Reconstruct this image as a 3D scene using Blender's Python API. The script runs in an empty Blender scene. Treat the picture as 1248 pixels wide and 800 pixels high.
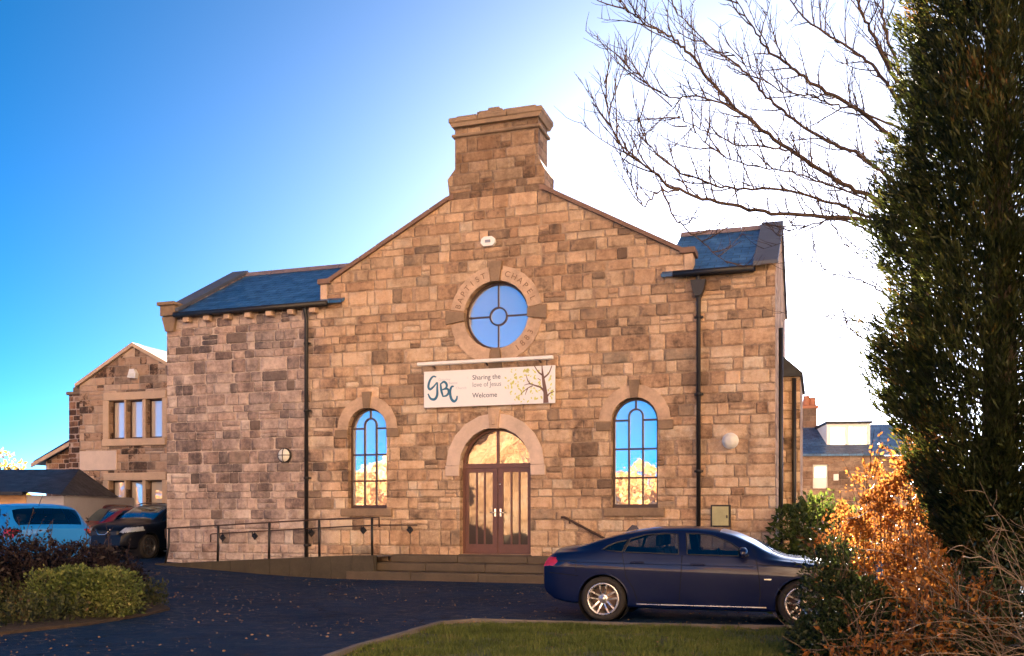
import bpy, bmesh, math, random
import numpy as np
from mathutils import Vector, Matrix, noise as mnoise

random.seed(7)
rng = np.random.default_rng(11)
SC = bpy.context.scene
COL = SC.collection
R = math.radians

# ------------------------------------------------------------------ camera, sky, sun, exposure
FPX, HOR, CAMZ = 1150.0, 628.0, 1.55
cam_d = bpy.data.cameras.new('camera')
cam = bpy.data.objects.new('camera', cam_d)
COL.objects.link(cam)
cam.location = (0, 0, CAMZ)
cam.rotation_euler = (R(90), 0, 0)
cam_d.sensor_width = 36.0
cam_d.lens = 36.0 * FPX / 1248.0
cam_d.shift_y = (HOR - 400.0) / 1248.0
cam_d.clip_start = 0.1
cam_d.clip_end = 4000
SC.camera = cam

SUN_AZ = math.atan((962 - 624) / FPX)                  # clockwise from +Y, seen from above
SUN_EL = math.atan((HOR - 386) / math.hypot(FPX, 338))
SUN_EL = SUN_EL
world = bpy.data.worlds.new('World')
SC.world = world
world.use_nodes = True
wn = world.node_tree
for n in list(wn.nodes):
    wn.nodes.remove(n)
sky = wn.nodes.new('ShaderNodeTexSky')
sky.sky_type = 'NISHITA'
sky.sun_disc = False
sky.sun_elevation = SUN_EL
sky.sun_rotation = SUN_AZ
sky.altitude = 100
sky.air_density = 0.095
sky.dust_density = 0.21
sky.ozone_density = 1.5
bg = wn.nodes.new('ShaderNodeBackground')
bg.inputs['Strength'].default_value = 0.05
wo = wn.nodes.new('ShaderNodeOutputWorld')
hs = wn.nodes.new('ShaderNodeHueSaturation')
hs.inputs['Saturation'].default_value = 1.42
hs.inputs['Hue'].default_value = 0.486
wn.links.new(sky.outputs[0], hs.inputs['Color'])
wn.links.new(hs.outputs[0], bg.inputs[0])
wn.links.new(bg.outputs[0], wo.inputs[0])

sun_d = bpy.data.lights.new('sun', 'SUN')
sun_d.energy = 5.0
sun_d.angle = R(0.5)
sun_d.color = (1.0, 0.93, 0.86)
sun = bpy.data.objects.new('sun', sun_d)
COL.objects.link(sun)
sdir = Vector((math.sin(SUN_AZ) * math.cos(SUN_EL), math.cos(SUN_AZ) * math.cos(SUN_EL), math.sin(SUN_EL)))
sun.rotation_euler = sdir.to_track_quat('Z', 'Y').to_euler()
sun.location = sdir * 60

SC.view_settings.view_transform = 'Standard'
SC.view_settings.look = 'None'
SC.view_settings.gamma = 1.0
SC.view_settings.exposure = 4.1
SC.render.engine = 'CYCLES'
SC.cycles.use_denoising = True
SC.cycles.max_bounces = 8
SC.cycles.diffuse_bounces = 4
SC.cycles.transparent_max_bounces = 8
SC.cycles.sample_clamp_indirect = 6.0
SC.cycles.caustics_reflective = False
SC.cycles.caustics_refractive = False


def P(px, py, Y):
    return Vector(((px - 624) / FPX * Y, Y, CAMZ + (HOR - py) / FPX * Y))


def smooth(a, b, x):
    t = np.clip((np.asarray(x, float) - a) / (b - a), 0, 1)
    return t * t * (3 - 2 * t)


def ground_z(x, y):
    """Gentle rise of the yard towards the parked cars."""
    return 0.30 * float(smooth(-4.0, -11.0, x)) * float(smooth(6, 14, y))


# ------------------------------------------------------------------ node helpers
class NT:
    def __init__(self, m):
        m.use_nodes = True
        self.t = m.node_tree
        for n in list(self.t.nodes):
            self.t.nodes.remove(n)
        self.out = self.t.nodes.new('ShaderNodeOutputMaterial')

    def n(self, kind, **kw):
        nd = self.t.nodes.new('ShaderNode' + kind)
        for k, v in kw.items():
            setattr(nd, k, v)
        return nd

    def put(self, sock, v):
        if v is None:
            return
        if isinstance(v, bpy.types.NodeSocket):
            self.t.links.new(v, sock)
        else:
            if isinstance(v, (tuple, list)) and len(v) == 3 and sock.type == 'RGBA':
                v = (*v, 1)
            sock.default_value = v

    def m(self, op, a, b=None, c=None, clamp=False):
        nd = self.n('Math', operation=op, use_clamp=clamp)
        for i, v in enumerate((a, b, c)):
            if v is not None:
                self.put(nd.inputs[i], v)
        return nd.outputs[0]

    def mix(self, f, a, b, blend='MIX'):
        nd = self.n('Mix', data_type='RGBA', blend_type=blend)
        self.put(nd.inputs[0], f)
        self.put(nd.inputs[6], a)
        self.put(nd.inputs[7], b)
        return nd.outputs[2]

    def ramp(self, f, stops, interp='LINEAR'):
        nd = self.n('ValToRGB')
        cr = nd.color_ramp
        cr.interpolation = interp
        while len(cr.elements) > 1:
            cr.elements.remove(cr.elements[-1])
        cr.elements[0].position = stops[0][0]
        cr.elements[0].color = (*stops[0][1], 1)
        for p, c in stops[1:]:
            e = cr.elements.new(p)
            e.color = (*c, 1)
        self.put(nd.inputs[0], f)
        return nd.outputs[0]

    def rng(self, v, a, b, c=0.0, d=1.0, smooth=False):
        nd = self.n('MapRange')
        if smooth:
            nd.interpolation_type = 'SMOOTHSTEP'
        self.put(nd.inputs[0], v)
        for i, q in enumerate((a, b, c, d)):
            nd.inputs[i + 1].default_value = q
        return nd.outputs[0]

    def noise(self, vec, scale, detail=4, rough=0.55):
        nd = self.n('TexNoise')
        self.put(nd.inputs['Vector'], vec)
        nd.inputs['Scale'].default_value = scale
        nd.inputs['Detail'].default_value = detail
        nd.inputs['Roughness'].default_value = rough
        return nd.outputs[0]

    def bump(self, h, strength=0.5, dist=0.02):
        nd = self.n('Bump')
        nd.inputs['Strength'].default_value = strength
        nd.inputs['Distance'].default_value = dist
        self.put(nd.inputs['Height'], h)
        return nd.outputs[0]

    def pbr(self, color, rough=0.8, normal=None, metallic=0.0, spec=None, coat=None, ior=None):
        nd = self.n('BsdfPrincipled')
        self.put(nd.inputs['Base Color'], color)
        self.put(nd.inputs['Roughness'], rough)
        self.put(nd.inputs['Metallic'], metallic)
        if normal is not None:
            self.put(nd.inputs['Normal'], normal)
        if spec is not None:
            self.put(nd.inputs['Specular IOR Level'], spec)
        if coat is not None:
            nd.inputs['Coat Weight'].default_value = coat
            nd.inputs['Coat Roughness'].default_value = 0.03
        if ior is not None:
            nd.inputs['IOR'].default_value = ior
        return nd.outputs[0]

    def done(self, sh):
        self.t.links.new(sh, self.out.inputs[0])


MATS = {}


def newmat(name):
    m = bpy.data.materials.new(name)
    MATS[name] = m
    return m


def plain(name, color, rough=0.6, var=0.25, scale=6.0, bump=0.0, bscale=40.0, metallic=0.0, coat=None, spec=None):
    """A surface colour broken up by two noises, with an optional fine bump."""
    m = newmat(name)
    g = NT(m)
    tc = g.n('TexCoord').outputs['Object']
    a = g.noise(tc, scale, 6, 0.6)
    b = g.noise(tc, scale * 7, 3)
    f = g.m('ADD', g.m('MULTIPLY', a, 0.7), g.m('MULTIPLY', b, 0.3))
    if var > 0.25:
        f = g.m('ADD', g.m('MULTIPLY', f, 0.55), g.m('MULTIPLY', g.noise(tc, scale * 0.45, 5, 0.65), 0.45))
    lo = tuple(c * (1 - var) for c in color)
    hi = tuple(min(1, c * (1 + var)) for c in color)
    col = g.ramp(f, [(0.3, lo), (0.7, hi)])
    rr = g.rng(a, 0.3, 0.7, max(0.02, rough - 0.08), min(1, rough + 0.08)) if rough > 0.15 else rough
    nm = g.bump(g.noise(tc, bscale, 4), bump, 0.02) if bump > 0 else None
    g.done(g.pbr(col, rr, nm, metallic, spec, coat))
    return m


def stone_blocks(name, bw, bh, stops, mortar, mw=0.012, bump=0.7, wing=None, stain=0.80, seed=0.0, lichen=True, vary=0.46, soot=0.90):
    """Coursed squared rubble: course heights and stone lengths vary, one colour per stone, pitted faces, pale joints."""
    m = newmat(name)
    g = NT(m)
    tcn = g.n('TexCoord')
    co = tcn.outputs['Object']
    sx = g.n('SeparateXYZ'); g.put(sx.inputs[0], co)
    sn = g.n('SeparateXYZ'); g.put(sn.inputs[0], tcn.outputs['Normal'])
    side = g.m('GREATER_THAN', g.m('ABSOLUTE', sn.outputs[0]), 0.7)
    wob = g.m('MULTIPLY', g.m('SUBTRACT', g.noise(co, 1.4, 2), 0.5), 0.11)
    wob2 = g.m('MULTIPLY', g.m('SUBTRACT', g.noise(co, 11, 3), 0.5), 0.030)
    u = g.m('ADD', g.m('MULTIPLY', sx.outputs[0], g.m('SUBTRACT', 1.0, side)), g.m('MULTIPLY', sx.outputs[1], side))
    u = g.m('ADD', g.m('ADD', u, 100.0 + seed), g.m('MULTIPLY', wob2, 1.3))
    v = g.m('ADD', g.m('ADD', sx.outputs[2], 10.0 + seed), wob2)
    v = g.m('ADD', v, g.m('MULTIPLY', wob, 0.35))
    v = g.m('ADD', v, g.m('MULTIPLY', g.m('SINE', g.m('MULTIPLY', v, 3.1)), 0.06))
    v = g.m('ADD', v, g.m('MULTIPLY', g.m('SINE', g.m('MULTIPLY', v, 8.3)), 0.035))
    v = g.m('DIVIDE', v, bh)
    row = g.m('FLOOR', v); fv = g.m('FRACT', v)
    w1 = g.n('TexWhiteNoise', noise_dimensions='1D'); g.put(w1.inputs['W'], row)
    rr = w1.outputs['Value']
    u = g.m('DIVIDE', u, g.m('MULTIPLY', g.m('ADD', 0.72, g.m('MULTIPLY', rr, 0.62)), bw))
    u = g.m('ADD', u, g.m('MULTIPLY', rr, 37.0))
    u = g.m('ADD', u, g.m('MULTIPLY', g.m('SINE', g.m('ADD', g.m('MULTIPLY', u, 2.7), g.m('MULTIPLY', rr, 20.0))), 0.27))
    cl = g.m('FLOOR', u); fu = g.m('FRACT', u)
    # some stones are split into two thin ones
    cv = g.n('CombineXYZ'); g.put(cv.inputs[0], row); g.put(cv.inputs[1], cl)
    w2 = g.n('TexWhiteNoise', noise_dimensions='2D'); g.put(w2.inputs['Vector'], cv.outputs[0])
    split = g.m('GREATER_THAN', w2.outputs['Value'], 0.93)
    fv2 = g.m('FRACT', g.m('MULTIPLY', fv, g.m('ADD', 1.0, split)))
    half = g.m('MULTIPLY', split, g.m('FLOOR', g.m('MULTIPLY', fv, 2.0)))
    cv2 = g.n('CombineXYZ'); g.put(cv2.inputs[0], row); g.put(cv2.inputs[1], cl); g.put(cv2.inputs[2], half)
    w3 = g.n('TexWhiteNoise', noise_dimensions='3D'); g.put(w3.inputs['Vector'], cv2.outputs[0])
    rnd = w3.outputs['Value']
    s3 = g.n('SeparateColor'); g.put(s3.inputs[0], w3.outputs['Color'])
    dv = g.m('MULTIPLY', g.m('DIVIDE', g.m('MINIMUM', fv2, g.m('SUBTRACT', 1.0, fv2)), g.m('ADD', 1.0, split)), bh)
    du = g.m('MULTIPLY', g.m('MINIMUM', fu, g.m('SUBTRACT', 1.0, fu)), bw)
    d = g.m('SMOOTH_MIN', du, dv, 0.06)
    d = g.m('ADD', d, 0.004)
    d = g.m('ADD', d, g.m('MULTIPLY', g.m('SUBTRACT', g.noise(co, 18, 4), 0.5), 0.026))
    face = g.rng(d, mw * 0.35, mw * 1.25, 0, 1, True)
    pill = g.rng(d, mw * 0.3, 0.05, 0, 1, True)
    fine = g.noise(co, 9, 8, 0.68)
    grit = g.noise(co, 60, 3, 0.6)
    # the colour of each stone
    n_big = g.noise(co, 0.55, 4, 0.6)
    n_mid = g.noise(co, 2.1, 6, 0.68)
    mp = g.n('Mapping'); g.put(mp.inputs[0], co); mp.inputs['Scale'].default_value = (2.6, 2.6, 0.42)
    strk = g.noise(mp.outputs[0], 1.0, 5, 0.65)
    idx = g.m('ADD', g.m('MULTIPLY', rnd, vary), g.m('MULTIPLY', g.m('SUBTRACT', n_big, 0.5), 0.85))
    idx = g.m('ADD', idx, g.m('MULTIPLY', g.m('SUBTRACT', n_mid, 0.5), 1.35))
    idx = g.m('ADD', idx, g.m('MULTIPLY', g.m('SUBTRACT', strk, 0.5), 0.55))
    idx = g.m('ADD', idx, g.m('ADD', g.m('MULTIPLY', g.m('SUBTRACT', fine, 0.5), 0.85), 0.54 - 0.5 * vary))
    if wing is not None:
        idx = g.m('ADD', idx, g.rng(sx.outputs[2], 0.3, 3.6, 0.13, 0.0, True))
    col = g.ramp(idx, stops)
    if wing is not None:
        idw = g.m('ADD', g.m('SUBTRACT', g.m('MULTIPLY', idx, 1.15), 0.17), g.rng(sx.outputs[2], 0.2, 2.4, 0.20, 0.0, True))
        cw = g.ramp(idw, wing)
        fw = g.rng(g.m('ADD', sx.outputs[0], g.m('MULTIPLY', g.m('SUBTRACT', n_mid, 0.5), 2.0)), -5.7, -4.0, 1, 0, True)
        col = g.mix(fw, col, cw)
    # tint between warm and grey per stone
    col = g.mix(g.m('MULTIPLY', s3.outputs[1], 0.45), col, g.mix(1.0, col, (1.10, 0.86, 0.72), 'MULTIPLY'))
    # soot and weathering that sit on the stone
    st = g.rng(g.noise(co, 1.1, 6, 0.7), 0.47, 0.68, 0, stain, True)
    col = g.mix(st, col, g.mix(1.0, col, (0.42, 0.38, 0.36), 'MULTIPLY'))
    top = g.m('MULTIPLY', g.rng(sx.outputs[2], 4.6, 9.5, 0.0, 0.75, True), g.rng(n_mid, 0.40, 0.62, 0.0, 1.0, True))
    col = g.mix(top, col, g.mix(1.0, col, (0.46, 0.40, 0.36), 'MULTIPLY'))
    sooty = g.m('MULTIPLY', g.m('GREATER_THAN', s3.outputs[2], soot), g.rng(n_mid, 0.35, 0.6, 0.15, 0.75))
    col = g.mix(sooty, col, (0.075, 0.055, 0.045))
    if lichen:
        ln = g.m('MULTIPLY', g.rng(g.noise(co, 2.3, 5, 0.7), 0.58, 0.72, 0, 0.45, True), g.rng(sx.outputs[2], 0.0, 3.5, 1.0, 0.25))
        col = g.mix(ln, col, (0.20, 0.19, 0.075))
    gritc = g.rng(grit, 0.3, 0.7, 0.82, 1.16)
    gc = g.n('CombineColor'); [g.put(gc.inputs[i], gritc) for i in range(3)]
    col = g.mix(1.0, col, gc.outputs[0], 'MULTIPLY')
    mort = g.mix(g.noise(co, 5, 4), tuple(c * 0.55 for c in mortar), tuple(c * 1.15 for c in mortar))
    if wing is not None:
        mort = g.mix(fw, mort, (0.56, 0.45, 0.38))
    col = g.mix(face, mort, col)
    h = g.m('ADD', g.m('MULTIPLY', pill, 1.0), g.m('ADD', g.m('MULTIPLY', fine, 0.8), g.m('MULTIPLY', grit, 0.22)))
    h = g.m('ADD', h, g.m('MULTIPLY', s3.outputs[0], 0.5))
    g.done(g.pbr(col, 0.88, g.bump(h, bump, 0.035), spec=0.25))
    return m


def leaf_mat(name, stops, trans=0.45, rough=0.5, tint=(1, 1, 1), clump=1.6):
    m = newmat(name)
    g = NT(m)
    r = g.n('NewGeometry').outputs['Random Per Island']
    if clump:
        nz = g.noise(g.n('TexCoord').outputs['Object'], clump, 3, 0.6)
        r = g.m('ADD', g.m('MULTIPLY', r, 0.5), g.rng(nz, 0.32, 0.68, 0.0, 0.5))
    col = g.ramp(r, stops)
    p = g.pbr(col, rough, spec=0.3)
    t = g.n('BsdfTranslucent'); g.put(t.inputs[0], g.mix(1.0, col, tint, 'MULTIPLY'))
    mx = g.n('MixShader'); mx.inputs[0].default_value = trans
    g.t.links.new(p, mx.inputs[1]); g.t.links.new(t.outputs[0], mx.inputs[2])
    g.done(mx.outputs[0])
    return m


def glass_mat(name, tint=(0.86, 0.92, 1.0), mirror=0.55, dark=(0.02, 0.022, 0.025), wave=0.02, rough=0.015):
    """Window glass seen from outside: a base colour behind a reflecting, slightly uneven pane."""
    m = newmat(name)
    g = NT(m)
    tc = g.n('TexCoord').outputs['Object']
    nm = g.bump(g.noise(tc, 2.2, 2), wave, 0.05) if wave else None
    p = g.pbr(dark, 0.3, spec=0.5)
    gl = g.n('BsdfGlossy'); g.put(gl.inputs[0], tint); gl.inputs['Roughness'].default_value = rough
    if nm is not None:
        g.put(gl.inputs['Normal'], nm)
    lw = g.n('LayerWeight'); lw.inputs[0].default_value = 0.35
    f = g.m('ADD', mirror, g.m('MULTIPLY', lw.outputs['Fresnel'], 1 - mirror), clamp=True)
    mx = g.n('MixShader'); g.put(mx.inputs[0], f)
    g.t.links.new(p, mx.inputs[1]); g.t.links.new(gl.outputs[0], mx.inputs[2])
    g.done(mx.outputs[0])
    return m


def slate_mat(name, c1, c2, rough=0.42, cw=0.34, rh=0.25):
    m = newmat(name)
    g = NT(m)
    co = g.n('TexCoord').outputs['Object']
    sx = g.n('SeparateXYZ'); g.put(sx.inputs[0], co)
    sw = g.n('CombineXYZ')
    g.put(sw.inputs[0], sx.outputs[0])
    g.put(sw.inputs[1], g.m('MULTIPLY', sx.outputs[1], 1.15))
    wv = g.n('VectorMath', operation='ADD')
    g.put(wv.inputs[0], sw.outputs[0])
    nz = g.n('TexNoise'); g.put(nz.inputs['Vector'], co); nz.inputs['Scale'].default_value = 5
    sc = g.n('VectorMath', operation='SCALE'); g.put(sc.inputs[0], nz.outputs['Color']); sc.inputs['Scale'].default_value = 0.03
    g.put(wv.inputs[1], sc.outputs[0])
    br = g.n('TexBrick')
    g.put(br.inputs['Vector'], wv.outputs[0])
    br.inputs['Color1'].default_value = (0, 0, 0, 1); br.inputs['Color2'].default_value = (1, 1, 1, 1)
    br.inputs['Mortar'].default_value = (0, 0, 0, 1)
    br.inputs['Scale'].default_value = 1.0
    br.inputs['Mortar Size'].default_value = 0.010
    br.inputs['Brick Width'].default_value = cw
    br.inputs['Row Height'].default_value = rh
    rv = g.m('FRACT', g.m('DIVIDE', g.m('MULTIPLY', sx.outputs[1], 1.15), rh))
    col = g.mix(br.outputs['Color'], c1, c2)
    pt = g.noise(co, 3, 6, 0.7)
    col = g.mix(g.rng(pt, 0.45, 0.7, 0, 0.55), col, tuple(c * 0.55 for c in c1))
    col = g.mix(g.m('MULTIPLY', br.outputs['Fac'], 0.85), col, (0.012, 0.013, 0.016))
    h = g.m('ADD', g.m('MULTIPLY', g.m('SUBTRACT', 1.0, rv), 0.7), g.m('SUBTRACT', g.m('MULTIPLY', br.outputs['Color'], 0.5), g.m('MULTIPLY', br.outputs['Fac'], 0.7)))
    h = g.m('ADD', h, g.m('MULTIPLY', g.noise(co, 30, 4), 0.3))
    g.done(g.pbr(col, g.rng(pt, 0.3, 0.7, rough - 0.1, rough + 0.15), g.bump(h, 0.9, 0.03), spec=0.5))
    return m


# ------------------------------------------------------------------ mesh helpers
def tag(o, label=None, cat=None, group=None, kind=None):
    if label: o['label'] = label
    if cat: o['category'] = cat
    if group: o['group'] = group
    if kind: o['kind'] = kind
    return o


def empty(name, loc=(0, 0, 0), rz=0.0, label=None, cat=None, group=None):
    o = bpy.data.objects.new(name, None)
    COL.objects.link(o)
    o.location = loc
    o.rotation_euler = (0, 0, rz)
    o.empty_display_size = 0.2
    return tag(o, label, cat, group)


class MB:
    """Collects shapes into one mesh object."""
    def __init__(self):
        self.v = []; self.f = []; self.n = 0; self.sm = []

    def add(self, verts, faces, sm=False, M=None):
        if M is not None:
            verts = [M @ Vector(p) for p in verts]
        b = len(self.v)
        self.v.extend([tuple(p) for p in verts])
        self.f.extend([tuple(i + b for i in f) for f in faces])
        self.sm.extend([sm] * len(faces))
        return self

    def box(self, a, b, M=None, jit=0.0):
        (x0, y0, z0), (x1, y1, z1) = a, b
        v = [(x0, y0, z0), (x1, y0, z0), (x1, y1, z0), (x0, y1, z0), (x0, y0, z1), (x1, y0, z1), (x1, y1, z1), (x0, y1, z1)]
        if jit:
            v = [tuple(c + random.uniform(-jit, jit) for c in p) for p in v]
        return self.add(v, [(0, 3, 2, 1), (4, 5, 6, 7), (0, 1, 5, 4), (1, 2, 6, 5), (2, 3, 7, 6), (3, 0, 4, 7)], M=M)

    def bbox(self, a, b, bev=0.01, M=None, seg=1):
        """Bevelled box."""
        bm = bmesh.new()
        (x0, y0, z0), (x1, y1, z1) = a, b
        bmesh.ops.create_cube(bm, size=1)
        for v in bm.verts:
            v.co = Vector(((x0 + x1) / 2 + v.co.x * (x1 - x0), (y0 + y1) / 2 + v.co.y * (y1 - y0), (z0 + z1) / 2 + v.co.z * (z1 - z0)))
        bmesh.ops.bevel(bm, geom=list(bm.edges), offset=bev, segments=seg, affect='EDGES', profile=0.5)
        self.bm(bm, M)
        return self

    def bm(self, bm, M=None, sm=False):
        bm.verts.index_update()
        self.add([v.co.copy() for v in bm.verts], [[v.index for v in f.verts] for f in bm.faces], sm, M)
        bm.free()
        return self

    def bar(self, a, b, w, d, up=(0, 0, 1)):
        """Rectangular bar from a to b."""
        a = Vector(a); b = Vector(b); t = (b - a).normalized()
        u = Vector(up)
        s = t.cross(u)
        if s.length < 1e-4:
            s = t.cross(Vector((1, 0, 0)))
        s.normalize(); u = s.cross(t)
        s = s * w / 2; u = u * d / 2
        v = [a - s - u, a + s - u, a + s + u, a - s + u, b - s - u, b + s - u, b + s + u, b - s + u]
        return self.add(v, [(0, 1, 2, 3), (7, 6, 5, 4), (1, 0, 4, 5), (2, 1, 5, 6), (3, 2, 6, 7), (0, 3, 7, 4)])

    def tube(self, pts, rad, sides=8, caps=True, closed=False):
        pts = [Vector(p) for p in pts]
        n = len(pts)
        rads = rad if isinstance(rad, (list, tuple, np.ndarray)) else [rad] * n
        verts = []; faces = []
        prev = None
        for i, p in enumerate(pts):
            if closed:
                t = pts[(i + 1) % n] - pts[i - 1]
            else:
                t = pts[min(i + 1, n - 1)] - pts[max(i - 1, 0)]
            if t.length < 1e-9:
                t = Vector((0, 0, 1))
            t.normalize()
            if prev is None:
                q = t.cross(Vector((0.13, 0.27, 0.95)))
                if q.length < 1e-3:
                    q = t.cross(Vector((1, 0, 0)))
            else:
                q = prev - t * prev.dot(t)
                if q.length < 1e-6:
                    q = t.cross(Vector((1, 0.2, 0)))
            q.normalize(); prev = q
            w = t.cross(q)
            for k in range(sides):
                a = 2 * math.pi * k / sides
                verts.append(p + (q * math.cos(a) + w * math.sin(a)) * rads[i])
        m = n if closed else n - 1
        for i in range(m):
            j = (i + 1) % n
            for k in range(sides):
                l = (k + 1) % sides
                faces.append((i * sides + k, i * sides + l, j * sides + l, j * sides + k))
        if caps and not closed:
            faces.append(tuple(range(sides))[::-1])
            faces.append(tuple((n - 1) * sides + k for k in range(sides)))
        return self.add(verts, faces, True)

    def lathe(self, prof, seg=32, M=None, axis='Y', sm=True):
        """prof: list of (radius, offset along axis)."""
        verts = []; faces = []
        n = len(prof)
        for k in range(seg):
            a = 2 * math.pi * k / seg
            for r_, h in prof:
                if axis == 'Y':
                    verts.append((r_ * math.cos(a), h, r_ * math.sin(a)))
                else:
                    verts.append((r_ * math.cos(a), r_ * math.sin(a), h))
        for k in range(seg):
            l = (k + 1) % seg
            for i in range(n - 1):
                faces.append((k * n + i, k * n + i + 1, l * n + i + 1, l * n + i))
        return self.add(verts, faces, sm, M)

    def plate(self, outer, holes, y0, y1, M=None):
        """Flat plate in the XZ plane between y0 and y1, with holes."""
        cu = bpy.data.curves.new('tmp', 'CURVE')
        cu.dimensions = '2D'; cu.fill_mode = 'BOTH'
        cu.extrude = abs(y1 - y0) / 2
        for ring in [outer] + list(holes):
            sp = cu.splines.new('POLY')
            sp.points.add(len(ring) - 1)
            for p, q in zip(sp.points, ring):
                p.co = (q[0], q[1], 0, 1)
            sp.use_cyclic_u = True
        ob = bpy.data.objects.new('tmp', cu)
        COL.objects.link(ob)
        dg = bpy.context.evaluated_depsgraph_get()
        me = bpy.data.meshes.new_from_object(ob.evaluated_get(dg))
        c = (y0 + y1) / 2
        vs = [Vector((v.co.x, c - v.co.z, v.co.y)) for v in me.vertices]
        self.add(vs, [tuple(p.vertices) for p in me.polygons], M=M)
        bpy.data.objects.remove(ob); bpy.data.curves.remove(cu); bpy.data.meshes.remove(me)
        return self

    def prism(self, poly, axis, a, b, M=None):
        """Extrude a convex polygon (2D) along an axis from a to b."""
        n = len(poly)
        mk = {'X': lambda p, t: (t, p[0], p[1]), 'Y': lambda p, t: (p[0], t, p[1]), 'Z': lambda p, t: (p[0], p[1], t)}[axis]
        v = [mk(p, a) for p in poly] + [mk(p, b) for p in poly]
        f = [tuple(range(n)), tuple(range(2 * n - 1, n - 1, -1))]
        for i in range(n):
            j = (i + 1) % n
            f.append((j, i, n + i, n + j))
        return self.add(v, f, M=M)

    def build(self, name, mat, parent=None, fix=True, loc=None):
        me = bpy.data.meshes.new(name)
        me.from_pydata(self.v, [], self.f)
        me.polygons.foreach_set('use_smooth', self.sm)
        if fix and len(self.f) < 60000:
            bm = bmesh.new(); bm.from_mesh(me)
            bmesh.ops.remove_doubles(bm, verts=bm.verts, dist=0.0002) if len(self.v) < 4000 and not any(self.sm) else None
            bmesh.ops.recalc_face_normals(bm, faces=bm.faces)
            bm.to_mesh(me); bm.free()
        me.materials.append(mat)
        o = bpy.data.objects.new(name, me)
        COL.objects.link(o)
        if parent is not None:
            o.parent = parent
        if loc is not None:
            o.location = loc
        return o


def np_mesh(name, verts, faces, mat, parent=None, smooth_=False):
    """Fast mesh from numpy arrays; faces all of one size."""
    verts = np.asarray(verts, np.float32); faces = np.asarray(faces, np.int32)
    me = bpy.data.meshes.new(name)
    me.vertices.add(len(verts)); me.vertices.foreach_set('co', verts.ravel())
    k = faces.shape[1]
    me.loops.add(faces.size); me.loops.foreach_set('vertex_index', faces.ravel())
    me.polygons.add(len(faces))
    me.polygons.foreach_set('loop_start', np.arange(0, faces.size, k, dtype=np.int32))
    me.polygons.foreach_set('loop_total', np.full(len(faces), k, np.int32))
    if smooth_:
        me.polygons.foreach_set('use_smooth', np.ones(len(faces), bool))
    me.update(calc_edges=True)
    me.materials.append(mat)
    o = bpy.data.objects.new(name, me)
    COL.objects.link(o)
    if parent is not None:
        o.parent = parent
    return o


def unit(a):
    return a / np.maximum(np.linalg.norm(a, axis=1, keepdims=True), 1e-9)


def leaf_arrays(pos, axis, size, wid, fold=0.25, jit=0.6):
    """Pointed leaves (4-vertex kites) at pos, growing along axis."""
    n = len(pos)
    ax = unit(axis + rng.normal(0, jit, (n, 3)))
    rnd = unit(rng.normal(0, 1, (n, 3)))
    sd = unit(np.cross(ax, rnd))
    nr = np.cross(sd, ax)
    L = (size * rng.uniform(0.6, 1.25, n))[:, None]
    W = L * wid
    a = pos
    b = pos + ax * L * 0.45 + sd * W * 0.5 + nr * L * fold * 0.2
    c = pos + ax * L
    d = pos + ax * L * 0.45 - sd * W * 0.5 + nr * L * fold * 0.2
    v = np.stack([a, b, c, d], 1).reshape(-1, 3)
    f = np.arange(4 * n).reshape(n, 4)
    return v, f


def leaves(name, mat, pos, axis, size, wid, parent=None, fold=0.25, jit=0.6):
    v, f = leaf_arrays(np.asarray(pos), np.asarray(axis), size, wid, fold, jit)
    return np_mesh(name, v, f, mat, parent)


def fbm(p, sc, seed=0.0):
    return np.array([mnoise.fractal(Vector((q[0] * sc + seed, q[1] * sc - seed, q[2] * sc + 3 * seed)), 0.6, 2.0, 4) for q in p])


def text_obj(body, size, mat, name, parent, loc, rot=(math.pi / 2, 0, 0), ext=0.004, align='LEFT', sx=1.0, shear=0.0):
    cu = bpy.data.curves.new(name, 'FONT')
    cu.body = body; cu.size = size; cu.extrude = ext
    cu.align_x = align; cu.shear = shear
    ob = bpy.data.objects.new('tmp', cu); COL.objects.link(ob)
    dg = bpy.context.evaluated_depsgraph_get()
    me = bpy.data.meshes.new_from_object(ob.evaluated_get(dg))
    bpy.data.objects.remove(ob); bpy.data.curves.remove(cu)
    me.materials.clear(); me.materials.append(mat)
    me.name = name
    o = bpy.data.objects.new(name, me); COL.objects.link(o)
    o.parent = parent; o.location = loc; o.rotation_euler = rot; o.scale = (sx, 1, 1)
    return o


def arc(cx, cz, r, a0, a1, n=24):
    return [(cx + r * math.cos(R(a0 + (a1 - a0) * i / n)), cz + r * math.sin(R(a0 + (a1 - a0) * i / n))) for i in range(n + 1)]


def arch_outline(cx, z0, zs, r, n=24):
    """Round-headed opening: sill z0, springing zs, radius r."""
    return [(cx - r, z0), (cx + r, z0)] + arc(cx, zs, r, 0, 180, n)

# ------------------------------------------------------------------ materials
STOPS = [(0.02, (0.085, 0.060, 0.045)), (0.18, (0.20, 0.135, 0.090)), (0.36, (0.38, 0.255, 0.165)), (0.55, (0.53, 0.37, 0.240)),
         (0.74, (0.62, 0.455, 0.310)), (0.95, (0.68, 0.55, 0.41))]
WING = [(0.02, (0.085, 0.070, 0.070)), (0.20, (0.175, 0.138, 0.128)), (0.38, (0.29, 0.225, 0.200)), (0.56, (0.42, 0.33, 0.285)),
        (0.74, (0.54, 0.43, 0.365)), (0.95, (0.64, 0.54, 0.47))]
STOPS = [(p, (r_ * 1.02, g_ * 1.045, b_ * 1.07)) for p, (r_, g_, b_) in STOPS]
WING = [(p, (r_ * 1.03, g_ * 1.06, b_ * 1.10)) for p, (r_, g_, b_) in WING]
M_WALL = stone_blocks('coursed_sandstone', 0.47, 0.265, STOPS, (0.42, 0.30, 0.205), wing=WING, bump=0.9)
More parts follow.
